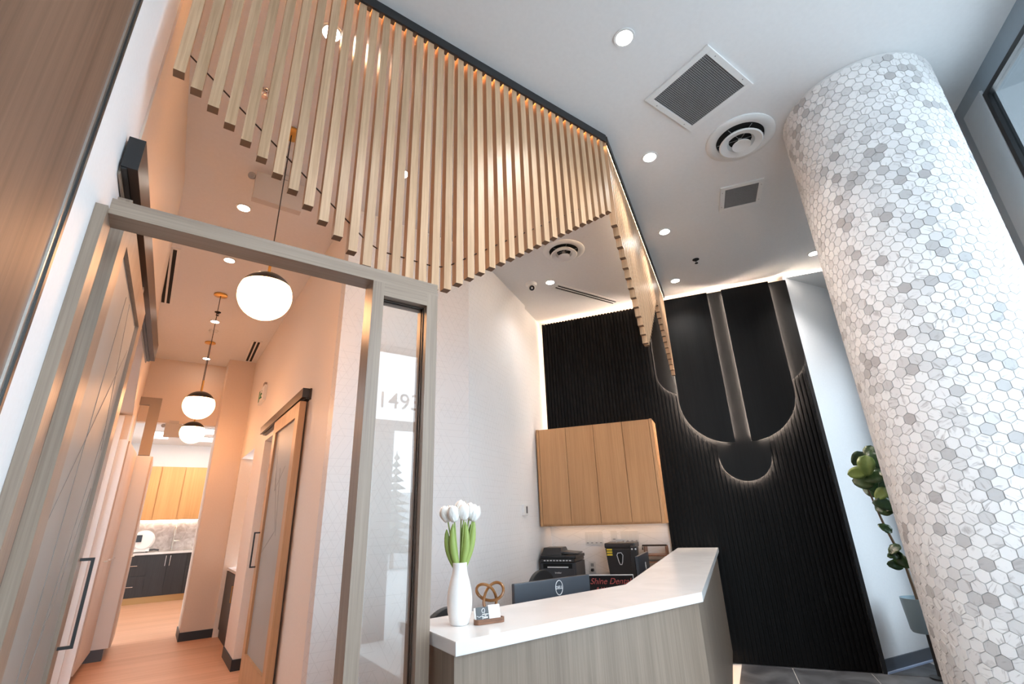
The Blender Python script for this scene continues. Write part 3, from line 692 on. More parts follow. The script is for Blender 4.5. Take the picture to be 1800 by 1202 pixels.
linear((.755, 7.15), (.785, 8.15), .13, 'two-slot diffuser in the corridor ceiling at right')
linear((-.30, 4.9), (-.325, 6.3), .13, 'two-slot diffuser along left edge of corridor ceiling')
# dome camera
dc = thing('dome_camera', (2.985, 3.70, ZC-.09), 'white dome security camera on the ceiling behind the slats', 'camera')
MB().lathe([(0, ZC), (.062, ZC), (.062, ZC-.018), (.052, ZC-.034), (.03, ZC-.04), (0, ZC-.04)], (2.985, 3.70, 0), 28).build('base', m_vent, dc, True)
dv = Vector((-.45, -.75, -.5)).normalized()
MB().lathe([(0, -.042)]+[(.042*math.cos(a), .042*math.sin(a)) for a in [(-80+k*16)*PI/180 for k in range(11)]]+[(0, .042)], (2.985, 3.70, ZC-.052), 24, dv).build('eyeball', m_vent, dc, True)
MB().lathe([(0, .034), (.029, .034), (.030, .043), (.022, .046), (0, .044)], (2.985, 3.70, ZC-.052), 20, dv).build('lens', m_glossblack, dc, True)
MB().lathe([(0, .044), (.010, .044), (.009, .048), (0, .049)], (2.985, 3.70, ZC-.052), 16, dv).build('lens_ring', m_silver, dc, True)
# sprinklers and a smoke detector
def sprinkler(x, y, label, mat=None):
    t = thing('sprinkler', (x, y, ZC-.05), label, 'sprinkler', 'ceiling sprinklers')
    MB().lathe([(0, ZC), (.034, ZC), (.034, ZC-.003), (.018, ZC-.008), (0, ZC-.008)], (x, y, 0), 20).build('escutcheon', mat or m_void, t, True)
    f = MB(); f.tube([(x, y, ZC-.006), (x, y, ZC-.018)], .009, 8).tube([(x-.011, y, ZC-.016), (x-.014, y, ZC-.03), (x, y, ZC-.042)], .0028, 6).tube([(x+.011, y, ZC-.016), (x+.014, y, ZC-.03), (x, y, ZC-.042)], .0028, 6)
    f.build('yoke', mat or m_void, t); MB().lathe([(0, ZC-.042), (.017, ZC-.043), (.017, ZC-.045), (0, ZC-.046)], (x, y, 0), 14).build('deflector', mat or m_void, t)
sprinkler(4.114, 2.368, 'black sprinkler on the plain ceiling before the arched panels'); sprinkler(.10, 2.56, 'chrome sprinkler seen through the leftmost slats', m_chrome)
sprinkler(.196, 6.30, 'small dark sprinkler by the cord of the middle pendant')
def smoke(x, y, r, label):
    t = thing('smoke_detector', (x, y, ZC-.03), label, 'smoke detector')
    MB().lathe([(0, ZC), (r, ZC), (r, ZC-.012), (0, ZC-.012)], (x, y, 0), 24).build('base', m_vent, t, True); MB().lathe([(r*.85, ZC-.012), (r*.7, ZC-.03), (0, ZC-.034)], (x, y, 0), 24).build('cover', m_vent, t, True)
smoke(.134, 4.33, .055, 'round detector on corridor ceiling just above the oak header'); smoke(.215, 7.0, .055, 'round detector on corridor ceiling by the farthest pendant canopy')
def emergency(x0, x1, y, zt, zb, label):
    t = thing('emergency_light', ((x0+x1)/2, y, zb), label, 'emergency light')
    MB().box(x0, x1, y-.03, y+.03, zb, zt).build('housing', m_emer, t, bevel=.004)
    MB().box((x0+x1)/2-.06, (x0+x1)/2+.06, y-.035, y+.035, zt, min(ZC, zt+.04)).build('bracket', m_emer, t)
    for sx, xx in ((-1, x0-.022), (1, x1+.022)):
        h = MB().lathe([(0, -.02), (.02, -.018), (.027, .01), (.024, .016), (0, .012)], (xx, y, zt-.035), 16, (sx*.3, -.85, -.4)).build('lamp_head', m_mesh, t, True)
emergency(.168, .492, 3.3, 3.745, 3.52, 'flat grey emergency unit with two lamp heads behind the slats')
emergency(-.10, .10, 8.62, 2.82, 2.62, 'small emergency unit hanging below the far corridor bulkhead')

# ------------------------------------------------------------------ pendants
def pendant(x, y, zc, zt, label):
    r = .143
    t = thing('globe_pendant', (x, y, zc-r), label, 'pendant light', 'globe pendants in the corridor')
    MB().lathe([(0, ZC), (.066, ZC), (.066, ZC-.014), (.06, ZC-.018), (0, ZC-.018)], (x, y, 0), 32).build('canopy', m_brass, t, True)
    MB().tube([(x, y, ZC-.018), (x, y, zt)], .0035, 6).build('cord', m_black, t)
    MB().tube([(x, y, zc+r*.98), (x, y, zt)], .008, 10).build('stem', m_brass, t)
    a0 = math.radians(26)
    MB().lathe([(r*1.004*math.cos(a0+(PI/2-a0)*k/12), r*1.004*math.sin(a0+(PI/2-a0)*k/12)) for k in range(12)]+[(0, r*1.004)], (x, y, zc), 40).build('cap', m_cap, t, True)
    MB().lathe([(0, -r)]+[(r*.996*math.cos(-PI/2+(a0+PI/2)*k/22), r*.996*math.sin(-PI/2+(a0+PI/2)*k/22)) for k in range(1, 23)]+[(0, r*.996*math.sin(a0))], (x, y, zc), 40).build('globe', m_globe, t, True)
pendant(.300, 2.824, 2.597, 2.90, 'large front globe pendant with dark cap below the oak header')
pendant(.175, 5.751, 2.537, 2.80, 'middle globe pendant with dark cap in the corridor')
pendant(.217, 7.512, 2.534, 2.75, 'farthest globe pendant, lowest in view, by the kitchenette')

# ------------------------------------------------------------------ left: walnut panel, rail, sliding door
wpn = thing('walnut_panel', (-.27, .4, 0), 'dark walnut panel with black and steel edge at far left', 'wall panel')
MB().box(-.299, -.268, -.9, 1.195, 0, ZC-.01).build('veneer', m_panel, wpn)
MB().box(-.299, -.264, 1.195, 1.212, 0, ZC-.01).build('steel_edge', m_steel, wpn)
MB().box(-.299, -.260, 1.212, 1.228, 0, ZC-.01).build('black_edge', m_black, wpn)
DD = Vector((.024, 1, 0)).normalized()
dl = Vector((-.247, 1.755, 0)); DNr = Vector((DD.y, -DD.x, 0))     # DNr points into the corridor
rl = thing('barn_door_rail', (-.25, 2.9, 2.48), 'dark brown sliding door rail high on the left wall', 'door rail')
MB().obox(dl, DD, DNr, Z, 0, 2.33, -.028, 0, 2.478, 2.60).build('fascia', m_dark_rail, rl)
MB().obox(dl, DD, DNr, Z, -.004, 0, -.046, 0, 2.478, 2.60).build('end_cap', m_black, rl)
MB().obox(dl, DD, DNr, Z, 0, 2.33, -.045, -.029, 2.472, 2.585).build('track', m_black, rl)
dlb = MB(); 
dlb.obox(dl, DD, DNr, Z, .02, 2.33, -.052, -.045, 2.46, 2.595); dlb.build('backing_board', m_taupey, rl)
def bar_handle(parent, o, u, n, z0, z1, out, w=.012, mat=m_black):
    m = MB(); m.obox(o, u, n, Z, -w/2, w/2, out-w, out, z0, z1).obox(o, u, n, Z, -w/2, w/2, 0, out-w, z0, z0+w).obox(o, u, n, Z, -w/2, w/2, 0, out-w, z1-w, z1)
    return m.build('handle', mat, parent)
def sliding_door(name, o, u, n, wd, th, zt, stile, label, mat, lines, hs, hz, rail_t=.12, rail_b=.25):
    # o: foot of the near corner of the front face, u along the door, n out of the front face
    t = thing(name, tuple(o+u*wd/2-n*th/2), label, 'sliding door', 'framed glass sliding doors')
    MB().obox(o, u, n, Z, 0, stile, -th, 0, .015, zt).build('stile', mat, t); MB().obox(o, u, n, Z, wd-stile, wd, -th, 0, .015, zt).build('stile', mat, t)
    MB().obox(o, u, n, Z, stile, wd-stile, -th, 0, zt-rail_t, zt).build('top_rail', mat, t); MB().obox(o, u, n, Z, stile, wd-stile, -th, 0, .015, rail_b).build('bottom_rail', mat, t)
    p = MB().obox(o, u, n, Z, stile, wd-stile, -th*.62, -th*.38, rail_b, zt-rail_t).build('glass_panel', m_frost, t)
    m = MB()
    for (a, za), (b, zb) in lines:
        A = o+u*(stile+a*(wd-2*stile))+Z*(rail_b+za*(zt-rail_t-rail_b))-n*(th*.375); B_ = o+u*(stile+b*(wd-2*stile))+Z*(rail_b+zb*(zt-rail_t-rail_b))-n*(th*.375)
        m.tube([A, B_], .0016, 4)
    stuff(m.build('etched_lines', m_line, p))
    bar_handle(t, o+u*hs, u, n, hz[0], hz[1], .05)
    return t
ld_o = Vector((-.254, 1.87, 0)); lines1 = [((.05, .05), (.75, .42)), ((.75, .42), (.95, .62)), ((.35, .02), (.45, .98)), ((.1, .55), (.95, .93)), ((.5, .2), (.9, .75)), ((.2, .3), (.42, .05)), ((.6, .99), (.95, .7))]
sliding_door('sliding_door', ld_o, DD, DNr, 1.12, .04, 2.43, .125, 'taupe framed sliding glass door by the left jamb', m_taupe, lines1, 1.06, (.90, 1.245))
for a in (.2, .9):
    q = ld_o+DD*a-DNr*.02; MB().obox(q, DD, DNr, Z, -.02, .02, -.012, .012, 2.43, 2.49).build('hanger', m_steel, rl)
# right sliding door with rail
rr_ = thing('barn_door_rail', (.85, 5.1, 2.35), 'short black sliding door rail on the right corridor wall', 'door rail')
XD = .83
MB().box(XD, XD+.025, 4.14, 6.16, 2.345, 2.425).build('fascia', m_dark_rail, rr_); MB().box(XD, XD+.055, 4.135, 4.14, 2.345, 2.425).build('end_cap', m_black, rr_)
MB().box(XD+.03, XD+.055, 4.14, 6.16, 2.335, 2.415).build('track', m_black, rr_); MB().box(XD+.055, XR, 4.12, 6.17, 2.335, 2.425).build('backing_board', m_dark_rail, rr_)
lines2 = [((.0, .42), (.6, .52)), ((.6, .52), (.25, .78)), ((.25, .78), (.3, .70)), ((.3, .70), (.7, .80)), ((.15, .98), (.3, .7)), ((.65, .5), (.45, .8))]
sd2 = sliding_door('sliding_door', Vector((XD, 5.27, 0)), -Y, -X, 1.08, .05, 2.325, .125, 'warm oak framed sliding glass door on the right corridor wall', m_oakdoor, lines2, .05, (1.0, 1.30), .12, .34)
# exit sign
ex = thing('exit_sign', (.89, 6.85, 2.86), 'small white running man exit sign above the oak sliding door', 'sign')
MB().box(.865, .90, 6.62, 7.02, 2.86, 3.06).build('housing', m_vent, ex, bevel=.004)
MB().box(.862, .8649, 6.64, 7.0, 2.88, 3.04).build('face', m_paperw, ex)
g = MB(); g.box(.8605, .8619, 6.90, 6.985, 2.885, 3.035).build('doorway_symbol', m_green, ex)
g = MB(); o = Vector((.8612, 6.78, 2.95))
for A, B_ in (((0, .03), (.02, -.01)), ((.02, -.01), (.06, -.035)), ((.02, -.01), (-.02, -.04)), ((-.02, -.04), (-.055, -.04)), ((0, .028), (.045, .01)), ((0, .028), (-.045, .005))):
    g.tube([o+Vector((0, A[0], A[1])), o+Vector((0, B_[0], B_[1]))], .008, 6)
g.lathe([(0, -.004), (.014, 0), (0, .004)], o+Vector((0, -.004, .055)), 12, (1, 0, 0)); g.build('running_figure', m_green, ex)
MB().box(.87, .90, 6.70, 6.80, 3.06, 3.11).build('bracket', m_taupepaint, ex)
# left tall cabinets beyond the doorway
tc = thing('tall_cabinet', (-.5, 7.1, 0), 'taupe tall cabinet with slim bar handles along left corridor wall', 'cabinet')
MB().hexa([(-.75, 6.57, .1), (-.372, 6.57, .1), (-.332, 7.68, .1), (-.75, 7.68, .1), (-.75, 6.57, 2.26), (-.372, 6.57, 2.26), (-.332, 7.68, 2.26), (-.75, 7.68, 2.26)]).build('carcass', m_pinkcab, tc)
tu = Vector((.04, 1.11, 0)).normalized(); tn = Vector((tu.y, -tu.x, 0)); to = Vector((-.372, 6.57, 0))
for k in range(3):
    d = MB().obox(to, tu, tn, Z, k*.37+.003, (k+1)*.37-.003, .001, .019, .11, 2.255).build('door', m_pinkcab, tc)
    MB().tube([to+tu*(k*.37+a)+tn*b+Z*1.06 for a, b in ((.20, .019), (.20, .045), (.34, .045), (.34, .019))], .005, 6).build('handle', m_steel, d)
MB().box(-.74, -.40, 6.58, 7.67, 0, .1).build('toe_kick', m_bluebase, tc)
tw = thing('tall_cabinet', (-.3, 8.3, 0), 'white ended tall cabinet standing past the taupe one', 'cabinet')
MB().box(-.75, -.162, 7.70, 8.60, .12, 2.235).build('carcass', m_whitecab, tw)
MB().box(-.74, -.20, 7.71, 8.59, 0, .12).build('toe_kick', m_bluebase, tw)
d = MB().box(-.161, -.142, 7.705, 8.595, .125, 2.23).build('door', m_pinkcab, tw); MB().tube([(-.142, 7.76, 1.06), (-.115, 7.76, 1.06), (-.115, 7.92, 1.06), (-.142, 7.92, 1.06)], .005, 6).build('handle', m_steel, d)
# console cabinet in the niche
cn = thing('console_cabinet', (1.1, 7.6, 0), 'low dark cabinet with white top in the corridor niche', 'cabinet')
MB().box(.965, 1.39, 7.05, 8.14, .0, .80).build('carcass', m_charc, cn); MB().box(.945, 1.395, 7.03, 8.145, .80, .835).build('top', m_quartz, cn, bevel=.003)
d = MB().box(.948, .964, 7.07, 8.12, .1, .79).build('door', m_charc, cn); bar_handle(d, Vector((.948, 7.2, 0)), Y, -X, .5, .68, .03, .01, m_brass)

# ------------------------------------------------------------------ kitchenette
ku = thing('kitchen_cupboard', (.3, 12.95, 1.54), 'orange oak upper cupboard on the far kitchenette wall', 'cupboard')
MB().box(-.46, .86, 12.77, 13.14, 1.54, 2.61).build('carcass', m_oakkit, ku)
for a, b in ((-.44, -.03), (-.03, .39), (.39, .805)): MB().box(a+.008, b-.008, 12.75, 12.764, 1.545, 2.605).build('door', m_oakkit, ku)
MB().box(.809, .86, 12.75, 12.769, 1.54, 2.61).build('side_panel', m_oakkit, ku)
MB().box(-.4, .8, 13.08, 13.10, 1.53, 1.539).build('led_strip', emit('kitchen led', (1, .85, .7), 8), ku)
kb = thing('kitchen_base_cabinet', (.3, 12.95, 0), 'charcoal base cabinet with slim handles below the kitchenette sink', 'cabinet')
MB().box(-.46, .95, 12.77, 13.14, .12, .885).build('carcass', m_charc, kb)
MB().box(-.46, .95, 12.80, 13.1, 0, .12).build('toe_kick', m_toe, kb)
for z0, z1 in ((.13, .50), (.505, .875)):
    d = MB().box(-.44, .06, 12.75, 12.769, z0, z1).build('drawer', m_charc, kb); MB().tube([(-.25, 12.73, (z0+z1)/2), (-.1, 12.73, (z0+z1)/2)], .006, 6).build('handle', m_chrome, d)
for a, b, hx in ((.065, .385, .35), (.39, .715, .425)):
    d = MB().box(a, b, 12.75, 12.769, .13, .875).build('door', m_charc, kb); MB().tube([(hx, 12.73, .66), (hx, 12.73, .85)], .006, 6).build('handle', m_chrome, d)
for z0, z1 in ((.13, .37), (.375, .62), (.625, .875)): MB().box(.72, .95, 12.75, 12.769, z0, z1).build('drawer', m_charc, kb)
kc = thing('kitchen_worktop', (.3, 12.95, .885), 'white kitchenette worktop with a steel sink', 'worktop')
MB().box(-.46, .95, 12.735, 13.145, .885, .925).build('slab', m_quartz, kc); MB().box(.22, .62, 12.80, 13.02, .9252, .9262).build('sink', m_steel, kc)
fa = thing('kitchen_faucet', (.42, 13.07, .925), 'tall brushed nickel faucet behind the kitchenette sink', 'faucet')
MB().tube([(.42, 13.07, .9265), (.42, 13.07, 1.30), (.42, 13.05, 1.37), (.42, 12.99, 1.40), (.42, 12.93, 1.36), (.42, 12.92, 1.22)], .018, 10).build('spout', m_steel, fa, True)
MB().tube([(.42, 13.07, 1.12), (.54, 13.07, 1.12), (.55, 13.06, 1.22)], .012, 8).build('lever', m_steel, fa); MB().lathe([(0, 0), (.034, 0), (.034, .02), (.02, .03), (0, .03)], (.42, 13.07, .9265), 16).build('base', m_steel, fa)
st = thing('steriliser', (-.10, 12.95, .925), 'round white countertop steriliser left of the kitchenette faucet', 'appliance')
MB().lathe([(0, -.12), (.17, -.12), (.19, -.10), (.19, .10), (.16, .13), (0, .14)], (-.09, 12.95, 1.16), 28, (0, -1, 0)).build('drum', m_ceramic, st, True)
MB().box(-.28, .04, 12.84, 13.06, .945, 1.0).build('base', m_ceramic, st, bevel=.01)
for xx in (-.24, 0): MB().box(xx-.02, xx+.02, 12.85, 13.05, .9265, .945).build('foot', m_greyp, st)
MB().box(-.21, -.12, 12.795, 12.809, 1.13, 1.26).build('display', m_glossblack, st); MB().box(.06, .10, 12.85, 12.9, 1.1, 1.2).build('latch', m_vent, st)
MB().tube([(.03, 12.86, .97), (.12, 12.83, .975), (.2, 12.85, .96)], .018, 8).build('hose', m_greyp, st)
for i, (x0, x1, y0, y1, l) in enumerate(((-.42, -.02, 11.3, 12.2, 'lit square ceiling panel at left of kitchenette'), (.40, .80, 10.65, 11.25, 'lit ceiling panel over right of kitchenette, nearer one'), (.30, .80, 11.7, 12.3, 'lit ceiling panel over the kitchenette faucet'))):
    t = thing('ceiling_panel_light', ((x0+x1)/2, (y0+y1)/2, 3.105), l, 'ceiling light', 'kitchenette ceiling panels')
    MB().box(x0, x1, y0, y1, 3.108, 3.119).build('frame', m_vent, t); MB().box(x0+.03, x1-.03, y0+.03, y1-.03, 3.104, 3.1079).build('diffuser', m_troffer, t)
    ld = bpy.data.lights.new('panel_lamp', 'AREA'); ld.size = .35; ld.energy = 4.5; ld.color = (1, .9, .78); lo = bpy.data.objects.new('panel_lamp', ld); COL.objects.link(lo); lo.location = (0, 0, -.01); lo.parent = t

# ------------------------------------------------------------------ on the counter: vase, tulips, knot, card holder
CT = 1.0005
VX, VY = .952, 1.685
va = MB().lathe([(0, .0), (.030, 0), (.034, .004), (.043, .04), (.0455, .075), (.043, .105), (.035, .14), (.0275, .165), (.0255, .185), (.0265, .199), (.0245, .200), (.0235, .185), (.0255, .165), (.033, .13), (.040, .09), (.04, .05), (.03, .012), (0, .010)], (VX, VY, CT), 40).build('vase', m_ceramic, None, True)
tag(va, 'tall white ceramic vase holding tulips on the desk end', 'vase')
Cd = Vector((VX, VY, 0)).normalized(); Sd = Vector((Cd.y, -Cd.x, 0))     # Sd: to the right as seen
GT = 'white tulips in the vase'
def tulip(a, dep, zf, label, op=1.0, leafside=1, leaf_top=.33):
    base = Vector((VX, VY, CT+.03))+Sd*(a*.05)+Cd*(dep*.1); neck = Vector((VX, VY, CT+.195))+Sd*(a*.19)+Cd*(dep*.19); head = Vector((VX, VY, CT+zf))+Sd*a+Cd*dep
    t = thing('tulip', tuple(base), label, 'flower', GT)
    MB().tube([base, neck, neck.lerp(head, .5)+Sd*a*.08, head], .0028, 6).build('stem', m_leaf, t, True)
    ax = (head-neck).normalized(); px = ax.orthogonal().normalized(); py = ax.cross(px); Lp = .060
    for k in range(6):
        an = k*PI/3+(.5 if k % 2 else 0)*.2; d0 = px*math.cos(an)+py*math.sin(an); sd = px*-math.sin(an)+py*math.cos(an)
        bm = MB(); rows = []
        for i in range(8):
            q = i/7; w = .0205*math.sin(PI*min(1, q*.86+.10))**.75*(1 if q < .96 else .5); rr0 = .020*math.sin(PI*(q*.72+.06))*op*(1.0 if k % 2 else .9)
            rr0 = rr0+.002; c = head+ax*(q*Lp*(1 if k % 2 else .94)-.004)
            rows.append([bm.b.verts.new(c+d0*(rr0-.3*w*abs(j)*abs(j))+sd*(w*j)) for j in (-1, -.5, 0, .5, 1)])
        for A, B_ in zip(rows, rows[1:]):
            for j in range(4): bm.b.faces.new((A[j], A[j+1], B_[j+1], B_[j]))
        ob = bm.build('petal', m_petal, t, True); sm = ob.modifiers.new('thickness', 'SOLIDIFY'); sm.thickness = .0012
    # leaf: a long folded blade
    bm = MB(); rows = []
    tip = neck.lerp(head, .96)+Sd*(.006*leafside); tip.z = CT+leaf_top
    for i in range(11):
        q = i/10; c = (neck-Z*.03).lerp(tip, q)+Sd*(leafside*.011*math.sin(PI*q)); w = .0125*math.sin(PI*(q*.86+.09))**.8+.0005
        if i == 10: w = .0008
        f = Vector((Sd.x, Sd.y, 0)); rows.append([bm.b.verts.new(c+f*(w*j)-Cd*(.35*w*(1-abs(j)))) for j in (-1, -.4, 0, .4, 1)])
    for A, B_ in zip(rows, rows[1:]):
        for j in range(4): bm.b.faces.new((A[j], A[j+1], B_[j+1], B_[j]))
    ob = bm.build('leaf', m_leaf, t, True); sm = ob.modifiers.new('thickness', 'SOLIDIFY'); sm.thickness = .0014
tulip(-.046, .01, .345, 'leftmost tulip with a fraying white head', 1.1, -1, .315)
tulip(-.021, -.015, .345, 'second tulip from left, hanging front and low', 1.0, -1, .335)
tulip(.004, .02, .362, 'tallest tulip in the middle at the back', 1.15, 1, .33)
tulip(.014, -.012, .350, 'middle front tulip with rounded white head', 1.05, 1, .34)
tulip(.034, .016, .352, 'second tulip from right, set slightly back', 1.0, 1, .33)
tulip(.047, .0, .345, 'rightmost tulip with a long leaning leaf', 1.0, 1, .35)
# cane knot
KX, KY = 1.140, 1.775
kn = []
kr = .058
for i in range(120):
    a = 2*PI*i/120
    u = (math.sin(a)+2*math.sin(2*a))/3; v = (math.cos(a)-2*math.cos(2*a))/3; w = -math.sin(3*a)
    p = Vector((KX, KY, CT+.058))+Sd*(u*kr)+Z*(v*kr*1.03+.004)+Cd*(w*.018); kn.append(p)
lowz = min(p.z for p in kn); kn = [p+Z*(CT+.0052-lowz) for p in kn]
kt = thing('cane_knot', (KX, KY, CT), 'shiny brown knotted cane ornament behind the business cards', 'ornament')
MB().tube([p+Cd*.0 for p in kn], .0056, 8, True).build('strand', m_rattan, kt, True)
MB().tube([p+(p-Vector((KX, KY, CT+.058))).normalized()*.0 +Cd*.0085+Sd*.002+Z*.0003 for p in kn], .0040, 8, True).build('strand', m_rattan, kt, True)
# card holder
hx = Vector((1.040, 1.628, CT)); HU = Vector((.78, -.05, 0)).normalized(); HU = Vector((.985, -.17, 0)).normalized(); HN = Vector((HU.y, -HU.x, 0))   # HN towards the camera
chd = thing('card_holder', tuple(hx), 'rounded walnut business card holder on the counter edge', 'card holder')
def stad(a, r): return [(a-r+r*math.cos(t), r*math.sin(t)) for t in [-PI/2+PI*k/10 for k in range(11)]]+[(-(a-r)+r*math.cos(t), r*math.sin(t)) for t in [PI/2+PI*k/10 for k in range(11)]]
MB().oprism(stad(.058, .017), hx, HU, HN, Z, 0, .006).build('tray', m_walnut, chd)
wlm = MB(); 
outer, inner = stad(.058, .017), stad(.053, .012)
a_ = [[wlm.b.verts.new(hx+HU*p[0]+HN*p[1]+Z*h) for p in ring] for ring, h in ((outer, .006), (outer, .016), (inner, .016), (inner, .006))]
for r0, r1 in zip(a_, a_[1:]):
    for i in range(len(r0)): wlm.b.faces.new((r0[i], r0[(i+1) % len(r0)], r1[(i+1) % len(r0)], r1[i]))
wlm.build('rim', m_walnut, chd)
tilt = (Z*.95-HN*.28).normalized(); ft = tilt.cross(HU).normalized()
if ft.dot(HN) < 0: ft = -ft
def card(x0, x1, back, z0, hgt, mat, label, thick=.004):
    o = hx+HN*back+Z*z0
    c = thing('business_card', tuple(o+HU*(x0+x1)/2), label, 'card', 'business cards in the holder')
    MB().obox(o, HU, tilt, ft, x0, x1, 0, hgt, 0, thick).build('card', mat, c); return c, o
c1, o1 = card(-.047, -.002, .0015, .0062, .046, m_glossblack, 'black business card with white tooth emblem')
def onc(o, x, y, d=.0044): return o+HU*x+tilt*y+ft*d
tooth = [(-.036+.0, .030)]
tp = [(.0, .0), (.004, .003), (.008, .001), (.009, -.005), (.007, -.010), (.006, -.015), (.004, -.010), (.002, -.009), (.0, -.013), (-.002, -.008), (-.002, -.003)]
MB().tube([onc(o1, -.024+p[0], .039+p[1]) for p in tp], .0008, 4, True).build('tooth_emblem', m_paperw, c1)
tx = MB()
for y, w in ((.0215, .024), (.017, .006), (.013, .018), (.010, .018)): tx.obox(onc(o1, -.018-w/2+.004, y), HU, tilt, ft, 0, w, 0, .0018, 0, .0003)
tx.tube([onc(o1, -.047, .019), onc(o1, -.038, .015), onc(o1, -.028, .018), onc(o1, -.02, .016)], .0009, 4).tube([onc(o1, -.026, .017), onc(o1, -.025, .001)], .0009, 4)
stuff(tx.build('fine_print', m_paperw, c1))
c2, o2 = card(.0, .044, .0015, .0062, .050, m_paperw, 'white business card with fine grey print')
tx = MB()
for y, w in ((.035, .022), (.022, .03), (.016, .02), (.012, .026)): tx.obox(onc(o2, .022-w/2, y), HU, tilt, ft, 0, w, 0, .001, 0, .0003)
stuff(tx.build('fine_print', m_silver, c2))
c3, o3 = card(-.053, .040, -.0035, .0062, .044, m_paperw, 'white card stack standing behind the black card', .0035)

# ------------------------------------------------------------------ behind the counter: monitors, sign, printer, shredder, rack, chairs
def monitor(o, u, n, wd, zb, zt, label):
    # n points out of the back of the screen (towards us)
    t = thing('monitor', tuple(o+u*wd/2+Z*.70), label, 'monitor', 'desk monitors')
    MB().obox(o, u, n, Z, 0, wd, -.022, 0, zb, zt).build('back_shell', m_monitor, t, bevel=.004)
    MB().obox(o, u, n, Z, .004, wd-.004, -.028, -.022, zb+.004, zt-.004).build('bezel', m_glossblack, t)
    c = o+u*wd*.5
    MB().obox(c, u, n, Z, -.03, .03, -.012, .012, .715, zb+.10).build('stand', m_greyp, t) if zb > .72 else None
    MB().obox(c, u, n, Z, -.11, .11, -.10, .09, .7005, .714).build('foot', m_greyp, t)
    return t
m1o = Vector((1.525, 2.15, 0)); m1u = X.copy()
mo = monitor(m1o, m1u, -Y, .515, .745, 1.038, 'black monitor nearest the counter, back with round silver emblem')
e_c = Vector((1.815, 2.1488, .994))
ringp = [e_c+X*(.034*math.cos(a))*.72+Z*(.034*math.sin(a)) for a in [2*PI*k/28 for k in range(28)]]
MB().tube(ringp, .0022, 5, True).build('emblem_ring', m_silver, mo)
text_mesh('emblem_lettering', 'DELL', .021, m_silver, mo, e_c-Y*.0004, X, Z, -Y, .0006, offset=.0004)
m2o = Vector((3.41, 2.985, 0)); mo2 = monitor(m2o, RD, -RN, .58, .72, 1.004, 'second black monitor seen edge-on beyond the return counter')
e2c = m2o+RD*.36+Z*.90-RN*.0012
MB().tube([e2c+RD*(.03*math.cos(a))*.72+Z*(.03*math.sin(a)) for a in [2*PI*k/24 for k in range(24)]], .0022, 5, True).build('emblem_ring', m_silver, mo2)
text_mesh('emblem_lettering', 'DELL', .018, m_silver, mo2, e2c-RN*.0004, RD, Z, -RN, .0006, offset=.0004)
# letter sign
sa = Vector((2.668, 2.837, 0)); sb = Vector((2.884, 2.590, 0))
su = (sb-sa).normalized(); sn = Vector((su.y, -su.x, 0)); 
if sn.dot(Vector((-1, -1, 0))) < 0: sn = -sn
sg = thing('letter_sign', tuple((sa+sb)/2+Z*.7005), 'black sign with red script lettering on the desk behind the monitor', 'sign')
swd = (sb-sa).length
MB().obox(sa, su, sn, Z, 0, swd, -.015, 0, .7005, .932).build('board', m_glossblack, sg)
f = MB(); f.obox(sa, su, sn, Z, 0, swd, -.016, .003, .932, .936).obox(sa, su, sn, Z, swd, swd+.004, -.016, .003, .7005, .936).obox(sa, su, sn, Z, -.004, 0, -.016, .003, .7005, .936); f.build('frame', m_silver, sg)
MB().obox(sa, su, sn, Z, .1, swd-.1, -.09, -.016, .7005, .71).build('foot', m_glossblack, sg)
text_mesh('script_lettering', 'Shine Dental', .066, m_red, sg, sa+su*(swd*.50)+Z*.893+sn*.001, su, Z, sn, .0008, .35, fit=swd*.90)
text_mesh('script_lettering', '& W', .066, m_red, sg, sa+su*(swd*.28)+Z*.835+sn*.001, su, Z, sn, .0008, .35, fit=swd*.25)
# printer on the back counter
pr = thing('printer', tuple(bp(2.68, .7405, .27)), 'dark grey multifunction printer on the back counter', 'printer')
PB = lambda m, s0, s1, d0, d1, z0, z1: m.obox(BR, BW, -NB, Z, s0, s1, d0, d1, z0, z1)
BZ = .7405
PB(MB(), 2.50, 2.885, .10, .46, BZ, .90).build('body', m_greyp, pr, bevel=.008)
PB(MB(), 2.54, 2.85, .455, .463, .845, .888).build('output_slot', m_void, pr); PB(MB(), 2.58, 2.80, .40, .478, .852, .862).build('paper', m_paperw, pr)
PB(MB(), 2.52, 2.87, .46, .466, .752, .838).build('paper_tray', m_greyp, pr, bevel=.003)
text_mesh('maker_lettering', 'brother', .022, m_silver, pr, bp(2.69, .805, .4665), -BW, Z, -NB, .0005, offset=.0004)
PB(MB(), 2.505, 2.88, .10, .49, .905, .935).build('control_panel', m_blackp, pr, bevel=.006)
k = MB()
for i in range(9): PB(k, 2.54+i*.034, 2.56+i*.034, .4905, .492, .915, .926)
stuff(k.build('button', m_silver, pr))
PB(MB(), 2.50, 2.885, .08, .45, .935, .965).build('scanner_lid', m_blackp, pr, bevel=.008)
MB().hexa([bp(2.66, .965, .42), bp(2.66, .965, .12), bp(2.885, .965, .12), bp(2.885, .965, .42), bp(2.68, 1.035, .36), bp(2.68, 1.035, .16), bp(2.87, 1.035, .16), bp(2.87, 1.035, .36)]).build('document_feeder', m_blackp, pr, bevel=.006)
MB().hexa([bp(2.50, .975, .40), bp(2.50, .975, .16), bp(2.68, .985, .16), bp(2.68, .985, .40), bp(2.50, .985, .40), bp(2.50, .985, .16), bp(2.68, 1.0, .16), bp(2.68, 1.0, .40)]).build('feeder_tray', m_greyp, pr)
